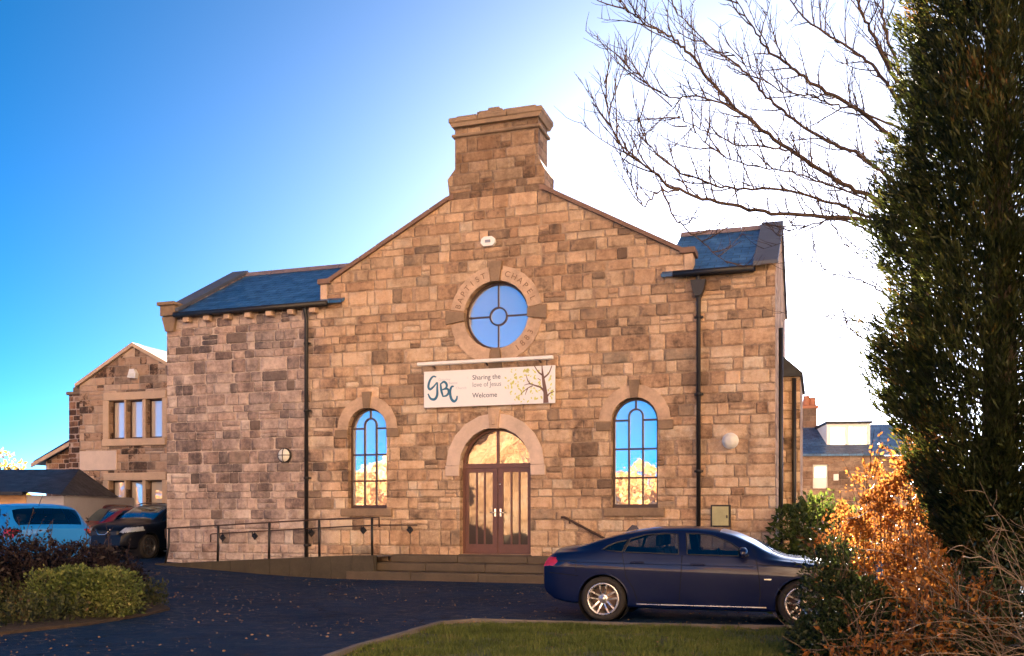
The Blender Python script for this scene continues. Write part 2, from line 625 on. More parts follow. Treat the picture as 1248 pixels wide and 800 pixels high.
M_CHIM = stone_blocks('chimney_sandstone', 0.46, 0.25, [(p - 0.02 + 0.06, tuple(c * 0.68 for c in q)) for p, q in STOPS], (0.22, 0.16, 0.12), seed=13, stain=0.8, lichen=False)
M_COTT = stone_blocks('cottage_sandstone', 0.42, 0.27, vary=0.75, soot=0.80, stops= [(0.05, (0.05, 0.035, 0.028)), (0.20, (0.13, 0.085, 0.06)), (0.30, (0.36, 0.25, 0.175)), (0.6, (0.45, 0.33, 0.24)), (0.9, (0.52, 0.40, 0.31))],
                      mortar=(0.42, 0.33, 0.26), mw=0.014, seed=31, stain=0.3, lichen=False)
M_RUBB = stone_blocks('lean_to_rubble', 0.36, 0.19, vary=0.7, stops= [(0.1, (0.04, 0.03, 0.026)), (0.45, (0.13, 0.075, 0.055)), (0.7, (0.26, 0.15, 0.10)), (0.95, (0.42, 0.30, 0.22))],
                      mortar=(0.55, 0.42, 0.35), mw=0.022, seed=57, stain=0.3, lichen=False)
M_BACK = stone_blocks('back_house_stone', 0.7, 0.3, [(0.1, (0.10, 0.07, 0.055)), (0.5, (0.22, 0.155, 0.12)), (0.9, (0.34, 0.26, 0.2))], (0.36, 0.28, 0.22), seed=71, stain=0.3, lichen=False)
M_DRESS = plain('dressed_stone', (0.50, 0.35, 0.245), 0.85, 0.50, 3.0, 0.4, 45)
M_DRESSP = plain('pale_dressed_stone', (0.60, 0.46, 0.37), 0.85, 0.32, 2.5, 0.3, 55)
M_DRESSD = plain('weathered_dressed_stone', (0.24, 0.165, 0.108), 0.88, 0.45, 3.0, 0.5, 45)
M_COPEB = plain('slate_grey_coping', (0.085, 0.095, 0.12), 0.6, 0.3, 3.0, 0.3, 45)
M_COPE = plain('coping_stone', (0.19, 0.115, 0.085), 0.85, 0.35, 3.0, 0.4, 45)
M_MULL = plain('mullion_stone', (0.55, 0.40, 0.28), 0.85, 0.15, 3.0, 0.25, 55)
M_STEP = plain('worn_step_stone', (0.10, 0.076, 0.054), 0.85, 0.40, 2.5, 0.5, 40)
M_RIDGE = plain('ridge_tile', (0.19, 0.15, 0.16), 0.7, 0.25, 4)
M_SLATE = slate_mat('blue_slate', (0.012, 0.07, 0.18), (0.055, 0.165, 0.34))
M_SLATED = slate_mat('dark_slate', (0.008, 0.011, 0.018), (0.022, 0.026, 0.036), 0.6)
M_BROWN = plain('brown_window_paint', (0.055, 0.030, 0.024), 0.45, 0.2, 8)
M_DOOR = plain('brown_door_paint', (0.13, 0.058, 0.045), 0.4, 0.22, 5, 0.1, 60)
M_BLACK = plain('black_iron', (0.012, 0.011, 0.012), 0.5, 0.3, 12, 0.15, 90)
M_RUST = plain('rusty_iron', (0.055, 0.030, 0.022), 0.7, 0.4, 14, 0.3, 80)
M_WHITE = plain('white_paint', (0.78, 0.77, 0.75), 0.45, 0.05, 5)
M_BANNER = plain('white_sign_panel', (0.80, 0.80, 0.80), 0.35, 0.02, 2)
M_GLASS = glass_mat('window_glass', (0.95, 0.95, 0.95), 0.50, (0.36, 0.36, 0.37), 0.03)  # pale base stands in for bright sky reflected in the panes
M_GLASSD = glass_mat('door_glass', (0.95, 0.76, 0.56), 0.24, (0.035, 0.02, 0.014), 0.03)
M_GLASSL = glass_mat('leaf_glass', (0.95, 0.76, 0.58), 0.10, (0.035, 0.02, 0.014), 0.03)
M_CURTG = glass_mat('curtained_glass', (0.95, 0.93, 0.9), 0.25, (0.62, 0.57, 0.52))
M_CURT = plain('curtain', (0.62, 0.56, 0.47), 0.9, 0.12, 9)
M_ENGR = plain('cut_lettering', (0.20, 0.12, 0.075), 0.9, 0.2, 8)
M_NAVYINK = plain('navy_ink', (0.012, 0.03, 0.075), 0.5, 0.1, 5)
M_TEAL = plain('teal_ink', (0.02, 0.14, 0.26), 0.5, 0.3, 4)
M_GREYINK = plain('grey_ink', (0.22, 0.24, 0.30), 0.5, 0.1, 5)
M_PALEINK = plain('pale_grey_ink', (0.50, 0.53, 0.60), 0.5, 0.1, 5)
M_BARKINK = plain('bark_print', (0.16, 0.085, 0.06), 0.5, 0.2, 8)
M_LEAFINK = plain('leaf_print', (0.62, 0.63, 0.16), 0.5, 0.2, 8)
M_LAMP = plain('opal_lamp_cover', (0.72, 0.70, 0.62), 0.35, 0.05, 5)
M_METER = plain('meter_box_door', (0.40, 0.38, 0.20), 0.5, 0.2, 4)
M_CHROME = plain('chrome', (0.75, 0.74, 0.72), 0.18, 0.05, 5, metallic=1.0)
M_PLAQUE = plain('pale_plaque', (0.62, 0.50, 0.42), 0.7, 0.12, 3)
M_RED = plain('red_sign_paint', (0.45, 0.03, 0.04), 0.5, 0.1, 5)
M_WOOD = plain('orange_wood', (0.52, 0.30, 0.14), 0.6, 0.2, 5)
M_RENDER = plain('grey_render', (0.36, 0.34, 0.36), 0.9, 0.1, 2)
M_POT = plain('terracotta', (0.34, 0.14, 0.08), 0.8, 0.2, 6)
M_KERBD = plain('dark_ramp_kerb', (0.060, 0.050, 0.036), 0.9, 0.5, 3, 0.5, 35)  # dark mottled base for the ramp kerb
M_CONC = plain('concrete_edging', (0.14, 0.125, 0.115), 0.9, 0.35, 5, 0.4, 40)

# ------------------------------------------------------------------ the setting: ground, drive, lawn, bed
TH = R(18.1)
def ground_mesh():
    xs = np.concatenate([np.linspace(-900, -60, 12), np.linspace(-40, 40, 121), np.linspace(60, 900, 12)])
    ys = np.concatenate([np.linspace(-900, -40, 12), np.linspace(-20, 60, 81), np.linspace(90, 1500, 14)])
    X, Y = np.meshgrid(xs, ys)
    Z = np.array([[ground_z(x, y) for x, y in zip(a, b)] for a, b in zip(X, Y)])
    v = np.stack([X, Y, Z], -1).reshape(-1, 3)
    nx = len(xs)
    f = [(j * nx + i, j * nx + i + 1, (j + 1) * nx + i + 1, (j + 1) * nx + i) for j in range(len(ys) - 1) for i in range(nx - 1)]
    m = newmat('rough_ground'); g = NT(m)
    co = g.n('TexCoord').outputs['Object']
    a = g.noise(co, 0.6, 6)
    col = g.ramp(a, [(0.3, (0.045, 0.05, 0.02)), (0.6, (0.085, 0.08, 0.035)), (0.75, (0.12, 0.09, 0.05))])
    g.done(g.pbr(col, 0.95, g.bump(g.noise(co, 8, 5), 0.5, 0.05)))
    o = np_mesh('ground', v, np.array(f), m)
    tag(o, 'rough grassy earth around the chapel yard', 'ground', kind='structure')

ground_mesh()

def sheet(name, poly, dz, mat, label, cat, step=0.5):
    """A flat sheet draped on the ground, cut to a polygon."""
    bm = bmesh.new()
    vs = [bm.verts.new((x, y, 0)) for x, y in poly]
    bm.faces.new(vs)
    xs = [p[0] for p in poly]; ys = [p[1] for p in poly]
    for ax, lo, hi in ((0, min(xs), max(xs)), (1, min(ys), max(ys))):
        c = lo + step
        while c < hi:
            co = [0, 0, 0]; co[ax] = c
            no = [0, 0, 0]; no[ax] = 1
            bmesh.ops.bisect_plane(bm, geom=list(bm.verts) + list(bm.edges) + list(bm.faces), plane_co=co, plane_no=no)
            c += step
    for v in bm.verts:
        v.co.z = ground_z(v.co.x, v.co.y) + dz
    bm.normal_update()
    for f in bm.faces:
        if f.normal.z < 0: f.normal_flip()
    if dz > 0.02:      # turf and soil have a cut edge
        rim = [e_ for e_ in bm.edges if e_.is_boundary]
        ex = bmesh.ops.extrude_edge_only(bm, edges=rim)
        for v in ex['geom']:
            if isinstance(v, bmesh.types.BMVert): v.co.z -= 0.16
    me = bpy.data.meshes.new(name); bm.to_mesh(me); bm.free()
    me.materials.append(mat)
    o = bpy.data.objects.new(name, me); COL.objects.link(o)
    return tag(o, label, cat, kind='structure')

def asphalt():
    m = newmat('asphalt'); g = NT(m)
    co = g.n('TexCoord').outputs['Object']
    big = g.noise(co, 0.5, 5, 0.65)
    med = g.noise(co, 3.5, 6, 0.7)
    st = g.n('TexVoronoi'); g.put(st.inputs['Vector'], co); st.inputs['Scale'].default_value = 95
    fine = g.noise(co, 140, 2)
    col = g.ramp(g.m('ADD', g.m('MULTIPLY', big, 0.5), g.m('MULTIPLY', med, 0.5)), [(0.34, (0.004, 0.016, 0.042)), (0.5, (0.008, 0.028, 0.072)), (0.66, (0.016, 0.042, 0.098))])  # blue of the reflected sky is put into this base colour
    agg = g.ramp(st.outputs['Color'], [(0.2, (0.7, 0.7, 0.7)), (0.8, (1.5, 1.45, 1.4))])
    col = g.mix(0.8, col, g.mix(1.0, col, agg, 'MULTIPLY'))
    # pale worn patches and leaf crumbs trodden into the surface
    mp = g.n('Mapping'); g.put(mp.inputs[0], co); mp.inputs['Scale'].default_value = (1.0, 1.6, 1.0)
    pt = g.noise(mp.outputs[0], 6.5, 7, 0.75)
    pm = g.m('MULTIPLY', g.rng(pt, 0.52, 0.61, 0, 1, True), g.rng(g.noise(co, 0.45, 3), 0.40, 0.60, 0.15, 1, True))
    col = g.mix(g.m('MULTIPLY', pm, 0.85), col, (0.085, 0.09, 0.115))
    dk = g.rng(g.noise(co, 1.3, 5, 0.7), 0.55, 0.7, 0, 0.5, True)
    col = g.mix(dk, col, (0.012, 0.014, 0.02))
    # old joints and cracks
    vc = g.n('TexVoronoi', feature='DISTANCE_TO_EDGE'); vc.inputs['Scale'].default_value = 0.32
    wv = g.n('VectorMath', operation='ADD'); nzc = g.n('TexNoise'); nzc.inputs['Scale'].default_value = 1.2; nzc.inputs['Detail'].default_value = 5
    g.put(nzc.inputs['Vector'], co); g.put(wv.inputs[0], co); g.put(wv.inputs[1], nzc.outputs['Color']); g.put(vc.inputs['Vector'], wv.outputs[0])
    crk = g.m('MULTIPLY', g.rng(vc.outputs['Distance'], 0.002, 0.008, 1, 0), g.rng(big, 0.45, 0.6, 0.0, 0.8, True))
    col = g.mix(crk, col, (0.004, 0.004, 0.005))
    h = g.m('ADD', g.m('MULTIPLY', st.outputs['Distance'], 0.8), g.m('ADD', g.m('MULTIPLY', med, 1.2), g.m('MULTIPLY', fine, 0.3)))
    g.done(g.pbr(col, g.rng(med, 0.3, 0.7, 0.5, 0.8), g.bump(h, 0.7, 0.012), spec=0.06))
    return m

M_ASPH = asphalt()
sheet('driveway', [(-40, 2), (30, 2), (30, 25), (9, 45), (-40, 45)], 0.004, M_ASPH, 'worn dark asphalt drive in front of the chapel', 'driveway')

def soil():
    m = newmat('dark_soil'); g = NT(m)
    co = g.n('TexCoord').outputs['Object']
    a = g.noise(co, 9, 6, 0.7)
    col = g.ramp(a, [(0.3, (0.018, 0.013, 0.010)), (0.55, (0.05, 0.034, 0.022)), (0.75, (0.10, 0.065, 0.04))])
    g.done(g.pbr(col, 0.95, g.bump(a, 0.8, 0.04)))
    return m
M_SOIL = soil()
def turf():
    m = newmat('turf_soil'); g = NT(m)
    co = g.n('TexCoord').outputs['Object']
    a = g.noise(co, 5, 6, 0.7)
    col = g.ramp(a, [(0.3, (0.03, 0.038, 0.012)), (0.55, (0.065, 0.078, 0.024)), (0.75, (0.09, 0.09, 0.035))])
    g.done(g.pbr(col, 0.95, g.bump(a, 0.8, 0.03)))
    return m
M_TURF = turf()

def gp(px, py, z=0.0):
    """Point of the ground plane (height z) seen at a pixel of the photograph."""
    Y = (CAMZ - z) * FPX / (py - HOR)
    return ((px - 624) / FPX * Y, Y)

EDGE = [gp(380, 815), gp(440, 793), gp(500, 776), gp(540, 764), gp(575, 761), gp(640, 763), gp(760, 766), gp(900, 769), gp(1000, 771)]
EDGE = EDGE + [(8.0, 12.1), (14, 10.5)]
lawn_poly = EDGE + [(14, 3), (-1.5, 3), (-1.9, 8.2)]
sheet('lawn', lawn_poly, 0.03, M_TURF, 'short winter lawn in front of the navy saloon', 'lawn', 0.6)
mb = MB()
for (a, b) in zip(EDGE[:-1], EDGE[1:]):
    n_ = max(1, int(math.dist(a, b) / 0.9))
    for i in range(n_):
        p = Vector((a[0] + (b[0] - a[0]) * i / n_, a[1] + (b[1] - a[1]) * i / n_, 0.02))
        q = Vector((a[0] + (b[0] - a[0]) * (i + 1) / n_, a[1] + (b[1] - a[1]) * (i + 1) / n_, 0.02))
        d = (q - p).normalized() * 0.004
        j = random.uniform(-0.006, 0.006)
        mb.bar(p + d + Vector((0, 0, j)), q - d + Vector((0, 0, j)), 0.07, 0.13)
kb = mb.build('kerb', M_CONC)
tag(kb, 'thin concrete edging between the drive and the lawn', 'kerb', kind='structure')

# grass blades over the lawn (uncountable)
def inside(poly, pts):
    x, y = pts[:, 0], pts[:, 1]
    c = np.zeros(len(pts), bool)
    n = len(poly)
    for i in range(n):
        x0, y0 = poly[i]; x1, y1 = poly[(i + 1) % n]
        t = ((y0 > y) != (y1 > y)) & (x < (x1 - x0) * (y - y0) / (y1 - y0 + 1e-12) + x0)
        c ^= t
    return c

def grass_blades():
    m = leaf_mat('grass_blade', [(0.0, (0.045, 0.06, 0.015)), (0.4, (0.09, 0.125, 0.026)), (0.75, (0.15, 0.175, 0.038)), (0.92, (0.16, 0.14, 0.06)), (1.0, (0.22, 0.17, 0.09))], 0.3, 0.55)
    p = np.stack([rng.uniform(-2.6, 6.0, 150000), rng.uniform(9.0, 13.2, 150000)], 1)
    p = p[inside(lawn_poly, p)]
    dens = fbm(np.c_[p, np.zeros(len(p))], 0.9)
    ok = rng.uniform(0, 1, len(p)) < np.clip(0.75 + dens * 1.6, 0.12, 1)
    p = p[ok]
    n = len(p)
    ht = rng.uniform(0.025, 0.065, n) * (1 + 0.5 * fbm(np.c_[p, np.ones(n)], 2.0))
    ang = rng.uniform(0, 2 * np.pi, n); ln = rng.uniform(0.1, 0.9, n)
    b = np.c_[p, np.full(n, 0.03)]
    w = rng.uniform(0.003, 0.006, n)
    s = np.c_[np.cos(ang), np.sin(ang), np.zeros(n)] * w[:, None]
    tip = b + np.c_[-np.sin(ang) * ln * ht, np.cos(ang) * ln * ht, ht]
    v = np.stack([b - s, b + s, tip], 1).reshape(-1, 3)
    o = np_mesh('grass', v, np.arange(3 * n).reshape(n, 3), m)
    tag(o, 'short damp grass on the lawn by the drive', 'grass', kind='stuff')
grass_blades()

# ------------------------------------------------------------------ the chapel
CH = empty('chapel', (-0.42, 23.0, 0.0), -TH, 'brown sandstone chapel with central chimneyed gable, round window and arched door', 'chapel')
MCH = Matrix.Translation((-0.42, 23.0, 0)) @ Matrix.Rotation(-TH, 4, 'Z')
UL, UR, G = -9.55, 6.59, 4.58
EZ, DEP = 7.0, 6.3
RDG_W, RDG_Z = 3.15, 8.80
WIN = [(-3.445, 1.72, 3.745, 0.545), (3.435, 1.72, 3.745, 0.545)]
DR = (0.0, 0.59, 2.77, 0.915)
RW = (0.03, 6.43, 0.83)

outline = [(UL, -0.4), (UR, -0.4), (UR, EZ), (G, EZ), (G, 7.52), (1.24, 9.34), (-1.18, 9.34), (-G, 7.52), (-G, EZ), (UL, EZ)]
holes = [arch_outline(*w) for w in WIN] + [arch_outline(*DR), arc(RW[0], RW[1], RW[2], 0, 360, 64)[:-1]]
MB().plate(outline, holes, 0, 0.45).build('front_wall', M_WALL, CH)

# end walls (gabled), rear wall, hall behind
rise = (RDG_Z - EZ) / (RDG_W + 0.15)
def zroof(w): return EZ + rise * (w + 0.15) if w < RDG_W else RDG_Z - rise * (w - RDG_W)
for x0, x1 in ((UL, UL + 0.45), (UR - 0.45, UR)):
    prof = [(0.452, -0.4), (DEP, -0.4), (DEP, zroof(DEP) + 0.08), (RDG_W, RDG_Z + 0.12), (0.452, zroof(0.452) + 0.08)]
    MB().prism(prof, 'X', x0, x1).build('end_wall', M_WALL, CH)
    cp = MB()
    xo = 0.06
    a0, a1 = (x0 - xo, x1 + 0.02) if x0 == UL else (x0 - 0.02, x1 + xo)
    w0 = -0.12
    sl = [(w0, zroof(w0) + 0.09), (RDG_W, RDG_Z + 0.13), (RDG_W, RDG_Z + 0.22), (w0, zroof(w0) + 0.18)]
    cp.prism(sl, 'X', a0, a1)
    sl = [(RDG_W + 0.003, RDG_Z + 0.13), (DEP + 0.1, zroof(DEP) + 0.06), (DEP + 0.1, zroof(DEP) + 0.15), (RDG_W + 0.003, RDG_Z + 0.22)]
    cp.prism(sl, 'X', a0, a1)
    cp.build('gable_coping', M_COPEB, CH)
    if x0 != UL:
        continue
    kn = MB()   # kneeler stone at the foot of the coping
    k0, k1 = (UL - 0.10, UL + 0.36) if x0 == UL else (UR - 0.40, UR + 0.10)
    kn.prism([(k0, EZ + 0.002), (k1, EZ + 0.002), (k1, EZ + 0.27), (k0, EZ + 0.27)], 'Y', -0.16, 0.30)
    kn.prism([(k0 + 0.12, EZ - 0.42), (k1 - 0.08, EZ - 0.42), (k1, EZ - 0.02), (k0, EZ - 0.02)], 'Y', -0.10, -0.004)
    kn.bbox((k0 - 0.06, -0.24, EZ + 0.275), (k1 + 0.05, 0.30, EZ + 0.37), 0.015)
    kn.build('kneeler', M_DRESSD, CH)
MB().box((UL + 0.452, DEP - 0.4, -0.4), (UR - 0.452, DEP, EZ + 0.2)).build('rear_wall', M_WALL, CH)
hall_and_shade_block = MB()
hall_and_shade_block.prism([(-G + 0.05, -0.4), (G - 0.05, -0.4), (G - 0.05, 6.9), (0, 9.25), (-G + 0.05, 6.9)], 'Y', DEP + 0.002, 15)
hall_and_shade_block.prism([(UL - 1.6, -0.4), (-G + 0.04, -0.4), (-G + 0.04, 7.4), (UL - 1.6, 6.2)], 'Y', DEP + 0.002, 17)  # unseen rear block, added to shade the side yard and its cars
hall_and_shade_block.build('hall_and_shade_block', M_WALL, CH)
# roofs of the two wings
for x0, x1 in ((UL + 0.452, -G + 0.5), (G - 0.5, UR - 0.452)):
    rf = MB()
    w0, w1, w2 = -0.16, RDG_W, DEP + 0.15
    t = 0.07
    rf.prism([(w0, zroof(w0)), (w1, RDG_Z), (w1, RDG_Z + t), (w0, zroof(w0) + t)], 'X', x0, x1)
    rf.prism([(w1 + .002, RDG_Z), (w2, zroof(w2)), (w2, zroof(w2) + t), (w1 + .002, RDG_Z + t)], 'X', x0, x1)
    rf.build('wing_roof', M_SLATE, CH)
    rd = MB()
    n_ = int((x1 - x0) / 0.45)
    for i in range(n_):
        a = x0 + (x1 - x0) * i / n_; b = x0 + (x1 - x0) * (i + 1) / n_ - 0.012
        rd.prism([(w1 - 0.17, RDG_Z - 0.005), (w1 - 0.03, RDG_Z + 0.15), (w1 + 0.03, RDG_Z + 0.15), (w1 + 0.17, RDG_Z - 0.005)], 'X', a, b)
    rd.build('ridge_tiles', M_RIDGE, CH)
# main roof, behind the front gable
hr = MB()
for s in (-1, 1):
    pr = [(s * (G + 0.1), 7.30), (0, 9.72), (0, 9.80), (s * (G + 0.1), 7.38)]
    hr.prism(pr, 'Y', 0.50, 15.2)
hr.build('hall_roof', M_SLATED, CH)

# coping of the front gable
for s, xi in ((-1, 1.18), (1, 1.24)):
    cp = MB()
    cp.prism([(s * (xi - 0.10), 9.36), (s * (xi + 0.10), 9.30), (s * (xi + 0.10), 9.42), (s * (xi - 0.10), 9.50)], 'Y', -0.03, 0.5)
    a = Vector((s * (G + 0.02), 0, 7.52)); b = Vector((s * xi, 0, 9.34))
    d = (b - a); L = d.length; d.normalize()
    nrm = Vector((-d.z * s * -1, 0, d.x * s * -1)) if False else Vector((s * abs(d.z), 0, abs(d.x)))
    n_ = 7
    for i in range(n_):
        p = a + d * (L * i / n_ + 0.004); q = a + d * (L * (i + 1) / n_ - 0.004)
        t = 0.095
        pl = [(p.x, p.z), (q.x, q.z), (q.x + nrm.x * t, q.z + nrm.z * t), (p.x + nrm.x * t, p.z + nrm.z * t)]
        cp.prism(pl, 'Y', -0.08 + random.uniform(-.006, .006), 0.52)
    # flat foot stone
    x0, x1 = sorted((s * (G + 0.26), s * (G - 0.10)))
    cp.bbox((x0, -0.085, 7.525), (x1, 0.52, 7.66), 0.012)
    cp.build('gable_coping', M_COPE, CH)
for s in (-1, 1):
    x0, x1 = sorted((s * (G + 0.004), s * (G + 0.20)))
    MB().bbox((x0, -0.03, EZ + 0.10), (x1, 0.40, 7.52), 0.012).build('gable_shoulder', M_DRESS, CH)

# chimney stack
ck = MB()
ck.prism([(-1.18, 9.343), (1.24, 9.343), (1.26, 9.86), (1.14, 10.10), (-1.04, 10.10), (-1.24, 9.86)], 'Y', 0.0, 0.85)
ck.box((-1.04, 0.0, 10.102), (1.10, 0.80, 10.86))
ck.box((-1.04, 0.002, 10.94), (1.10, 0.80, 11.10))
cs = ck.build('chimney', M_CHIM, CH)
cc = MB()
cc.bbox((-1.11, -0.07, 10.862), (1.17, 0.87, 10.938), 0.02)
cc.prism([(-1.09, 11.102), (1.15, 11.102), (1.21, 11.20), (-1.15, 11.20)], 'Y', -0.10, 0.90)
for (a, b) in ((-1.17, -0.42), (-0.41, 0.33), (0.34, 1.23)):
    cc.bbox((a, -0.13 + random.uniform(-.01, .01), 11.202), (b, 0.93, 11.34 + random.uniform(-.015, .015)), 0.02)
for (a, b, z) in ((-1.02, -0.46, 11.40), (-0.44, 0.20, 11.46), (0.22, 1.05, 11.43)):
    cc.bbox((a, 0.0 + random.uniform(-.03, .03), 11.33), (b, 0.78, z), 0.025)
cc.bbox((-0.52, 0.12, 11.44), (-0.28, 0.5, 11.50), 0.02)
cc.bbox((-0.20, 0.05, 11.455), (0.10, 0.55, 11.53), 0.02)
cc.build('chimney_cap', M_DRESSD, cs)
# end stone blocks on chimney's corners, a little proud
cq = MB()
for i in range(5):
    z = 9.36 + i * 0.22
    for s, xe in ((-1, -1.0), (1, 1.06)):
        pass

# ---- string course lines and drain brackets: corbels under the gutters
for x in list(np.linspace(UL + 0.75, -G - 0.35, 7)):
    MB().bbox((x - 0.09, -0.20, EZ - 0.22), (x + 0.09, -0.003, EZ - 0.06), 0.015).build('corbel', M_DRESS, CH)
gt = MB()
gt.tube([(UL + 0.42, -0.23, EZ - 0.02), (-G + 0.10, -0.23, EZ - 0.02)], 0.075, 10)
gt.box((UL + 0.45, -0.20, EZ - 0.05), (-G - 0.02, -0.01, EZ + 0.055))
gt.build('gutter', M_BLACK, CH)
gt = MB()
gt.tube([(G - 0.22, -0.23, EZ + 0.02), (UR - 0.45, -0.23, EZ + 0.02)], 0.075, 10)
gt.box((G + 0.22, -0.20, EZ - 0.02), (UR - 0.45, -0.01, EZ + 0.055))
gt.build('gutter', M_BLACK, CH)

def downpipe(x, ztop, zbot, hopper, y=-0.09):
    d = MB()
    d.tube([(x, y - 0.10, ztop), (x, y - 0.04, ztop - 0.16), (x, y, ztop - 0.28), (x, y, zbot)], 0.05, 10)
    z = ztop - 0.9
    while z > zbot + 0.3:
        d.tube([(x, y, z), (x, y, z - 0.07)], 0.064, 10)
        d.box((x - 0.10, y + 0.03, z - 0.06), (x + 0.10, y + 0.085, z - 0.01))
        z -= 1.75
    if hopper:
        d.prism([(x - 0.17, ztop - 0.12), (x + 0.17, ztop - 0.12), (x + 0.12, ztop - 0.36), (x + 0.06, ztop - 0.48), (x - 0.06, ztop - 0.48), (x - 0.12, ztop - 0.36)], 'Y', y - 0.13, y + 0.07)
    return d.build('downpipe', M_BLACK, CH)
downpipe(-5.15, EZ - 0.05, 0.32, False)
downpipe(4.92, EZ - 0.02, 0.05, True)

# ---- arched surrounds
def voussoirs(mb, cx, cz, r0, r1, a0, a1, n, y0=-0.022, y1=0.05, gap=0.006, jit=0.0):
    for i in range(n):
        s = a0 + (a1 - a0) * i / n; e = a0 + (a1 - a0) * (i + 1) / n
        ga = math.degrees(gap / r1)
        q = random.uniform(-jit, jit)
        ring = arc(cx, cz, r1 + q, s + ga, e - ga, 5) + arc(cx, cz, r0, e - ga, s + ga, 5)
        # convex enough for an n-gon on each face
        m = len(ring)
        v = [(p[0], y0 + q * 0.3, p[1]) for p in ring] + [(p[0], y1, p[1]) for p in ring]
        f = []
        h = m // 2
        for k in range(h - 1):
            f.append((k, k + 1, m - 2 - k, m - 1 - k)); f.append((m + k + 1, m + k, m + m - 1 - k, m + m - 2 - k))
        for k in range(m):
            f.append(((k + 1) % m, k, m + k, m + (k + 1) % m))
        mb.add(v, f)

def keystone(mb, cx, z0, z1, w0, w1, y0=-0.06):
    mb.prism([(cx - w0 / 2, z0), (cx + w0 / 2, z0), (cx + w1 / 2, z1), (cx - w1 / 2, z1)], 'Y', y0, 0.05)

def arch_window(cx, z0, zs, r):
    W = MB()
    t = 0.055
    fr = empty_mesh = None
    W.plate(arch_outline(cx, z0, zs, r - 0.002), [arch_outline(cx, z0 + t + 0.03, zs, r - t)], 0.17, 0.25)
    mid = 0.165          # half width of the middle light
    bw = 0.021
    zl = [z0 + 0.03 + (zs + 0.03 - z0 - 0.03) * k / 3 for k in (1, 2, 3)]
    for k, z in enumerate(zl):
        if k < 2:
            W.box((cx - r + t, 0.183, z - bw), (cx + r - t, 0.237, z + bw))
        else:
            W.box((cx - r + t, 0.183, z - bw), (cx - mid, 0.237, z + bw))
            W.box((cx + mid, 0.183, z - bw), (cx + r - t, 0.237, z + bw))
    zt = zs + 0.12
    for s in (-1, 1):
        W.box((cx + s * mid - bw, 0.180, z0 + t), (cx + s * mid + bw, 0.240, zt))
    ring = arc(cx, zt, mid + bw, 0, 180, 16) + arc(cx, zt, mid - bw, 180, 0, 16)
    W.plate(ring, [], 0.182, 0.238)
    W.box((cx - bw, 0.184, zt + mid), (cx + bw, 0.236, zs + r - t))
    win = W.build('window', M_BROWN, CH)
    MB().plate(arch_outline(cx, z0 + 0.02, zs, r - 0.02), [], 0.214, 0.222).build('pane', M_GLASS, win)
    S = MB()
    S.bbox((cx - r - 0.17, -0.09, z0 - 0.20), (cx + r + 0.17, 0.17, z0 - 0.002), 0.012)
    S.build('sill', M_DRESSD, win)
    A = MB()
    voussoirs(A, cx, zs, r + 0.004, r + 0.30, 0, 180, 2, jit=0)
    voussoirs(A, cx, zs, r + 0.004, r + 0.30, 0, 180, 2, jit=0) if False else None
    A.build('arch_surround', M_DRESS, win)
    for s in (-1, 1):
        a, b = sorted((cx + s * (r + 0.004), cx + s * (r + 0.36)))
        MB().bbox((a, -0.045, zs - 0.22), (b, 0.05, zs - 0.004), 0.012).build('impost', M_DRESSD, win)
    K = MB(); keystone(K, cx, zs + r - 0.02, zs + r + 0.40, 0.17, 0.26)
    K.build('keystone', M_DRESSD, win)
    # backing so nobody looks through the building
    MB().box((cx - r - 0.1, 0.46, z0 - 0.1), (cx + r + 0.1, 0.50, zs + r + 0.1)).build('room_backing', M_BLACK, win)
    return win
for w in WIN:
    arch_window(*w)

# ---- round window with its inscription
cx, cz, r = RW
W = MB()
W.plate(arc(cx, cz, r - 0.002, 0, 360, 64)[:-1], [arc(cx, cz, r - 0.06, 0, 360, 64)[:-1]], 0.17, 0.25)
W.plate(arc(cx, cz, 0.235, 0, 360, 40)[:-1], [arc(cx, cz, 0.195, 0, 360, 40)[:-1]], 0.182, 0.238)
for s in (-1, 1):
    a, b = sorted((cx + s * 0.225, cx + s * (r - 0.05)))
    W.box((a, 0.184, cz - 0.018), (b, 0.236, cz + 0.018))
    a, b = sorted((cz + s * 0.225, cz + s * (r - 0.05)))
    W.box((cx - 0.018, 0.186, a), (cx + 0.018, 0.234, b))
rwin = W.build('round_window', M_BROWN, CH)
MB().plate(arc(cx, cz, r - 0.02, 0, 360, 64)[:-1], [], 0.214, 0.222).build('pane', M_GLASS, rwin)
A = MB()
for a0 in (8, 98, 188, 278):
    voussoirs(A, cx, cz, r + 0.004, r + 0.36, a0 + 1, a0 + 73, 1, y0=-0.03)
A.build('ring_surround', M_DRESS, rwin)
K = MB()
for a in (0, 90, 180, 270):
    Mr = Matrix.Translation((cx, 0, cz)) @ Matrix.Rotation(R(-a + 90), 4, 'Y')
    k = MB(); keystone(k, 0, r - 0.02, r + 0.47, 0.20, 0.34, -0.07)
    K = MB(); K.add(k.v, k.f, M=Mr); K.build('keystone', M_DRESSD, rwin)
MB().box((cx - r - 0.1, 0.46, cz - r - 0.1), (cx + r + 0.1, 0.50, cz + r + 0.1)).build('room_backing', M_BLACK, rwin)
def ring_text(word, a_mid, rad, size, step, flip=False):
    n_ = len(word)
    for i, chx in enumerate(word):
        a = a_mid + (-(i - (n_ - 1) / 2) * step if not flip else (i - (n_ - 1) / 2) * step)
        x = cx + rad * math.cos(R(a)); z = cz + rad * math.sin(R(a))
        o = text_obj(chx, size, M_ENGR, 'tmp_letter', CH, (0, 0, 0), align='CENTER', ext=0.003)
        tilt = (a - 90) if not flip else (a + 90)
        mw_ = Matrix.Translation((x, -0.032, z)) @ Matrix.Rotation(-R(tilt), 4, 'Y') @ Matrix.Rotation(math.pi / 2, 4, 'X')
        LET.append((o, mw_))
LET = []
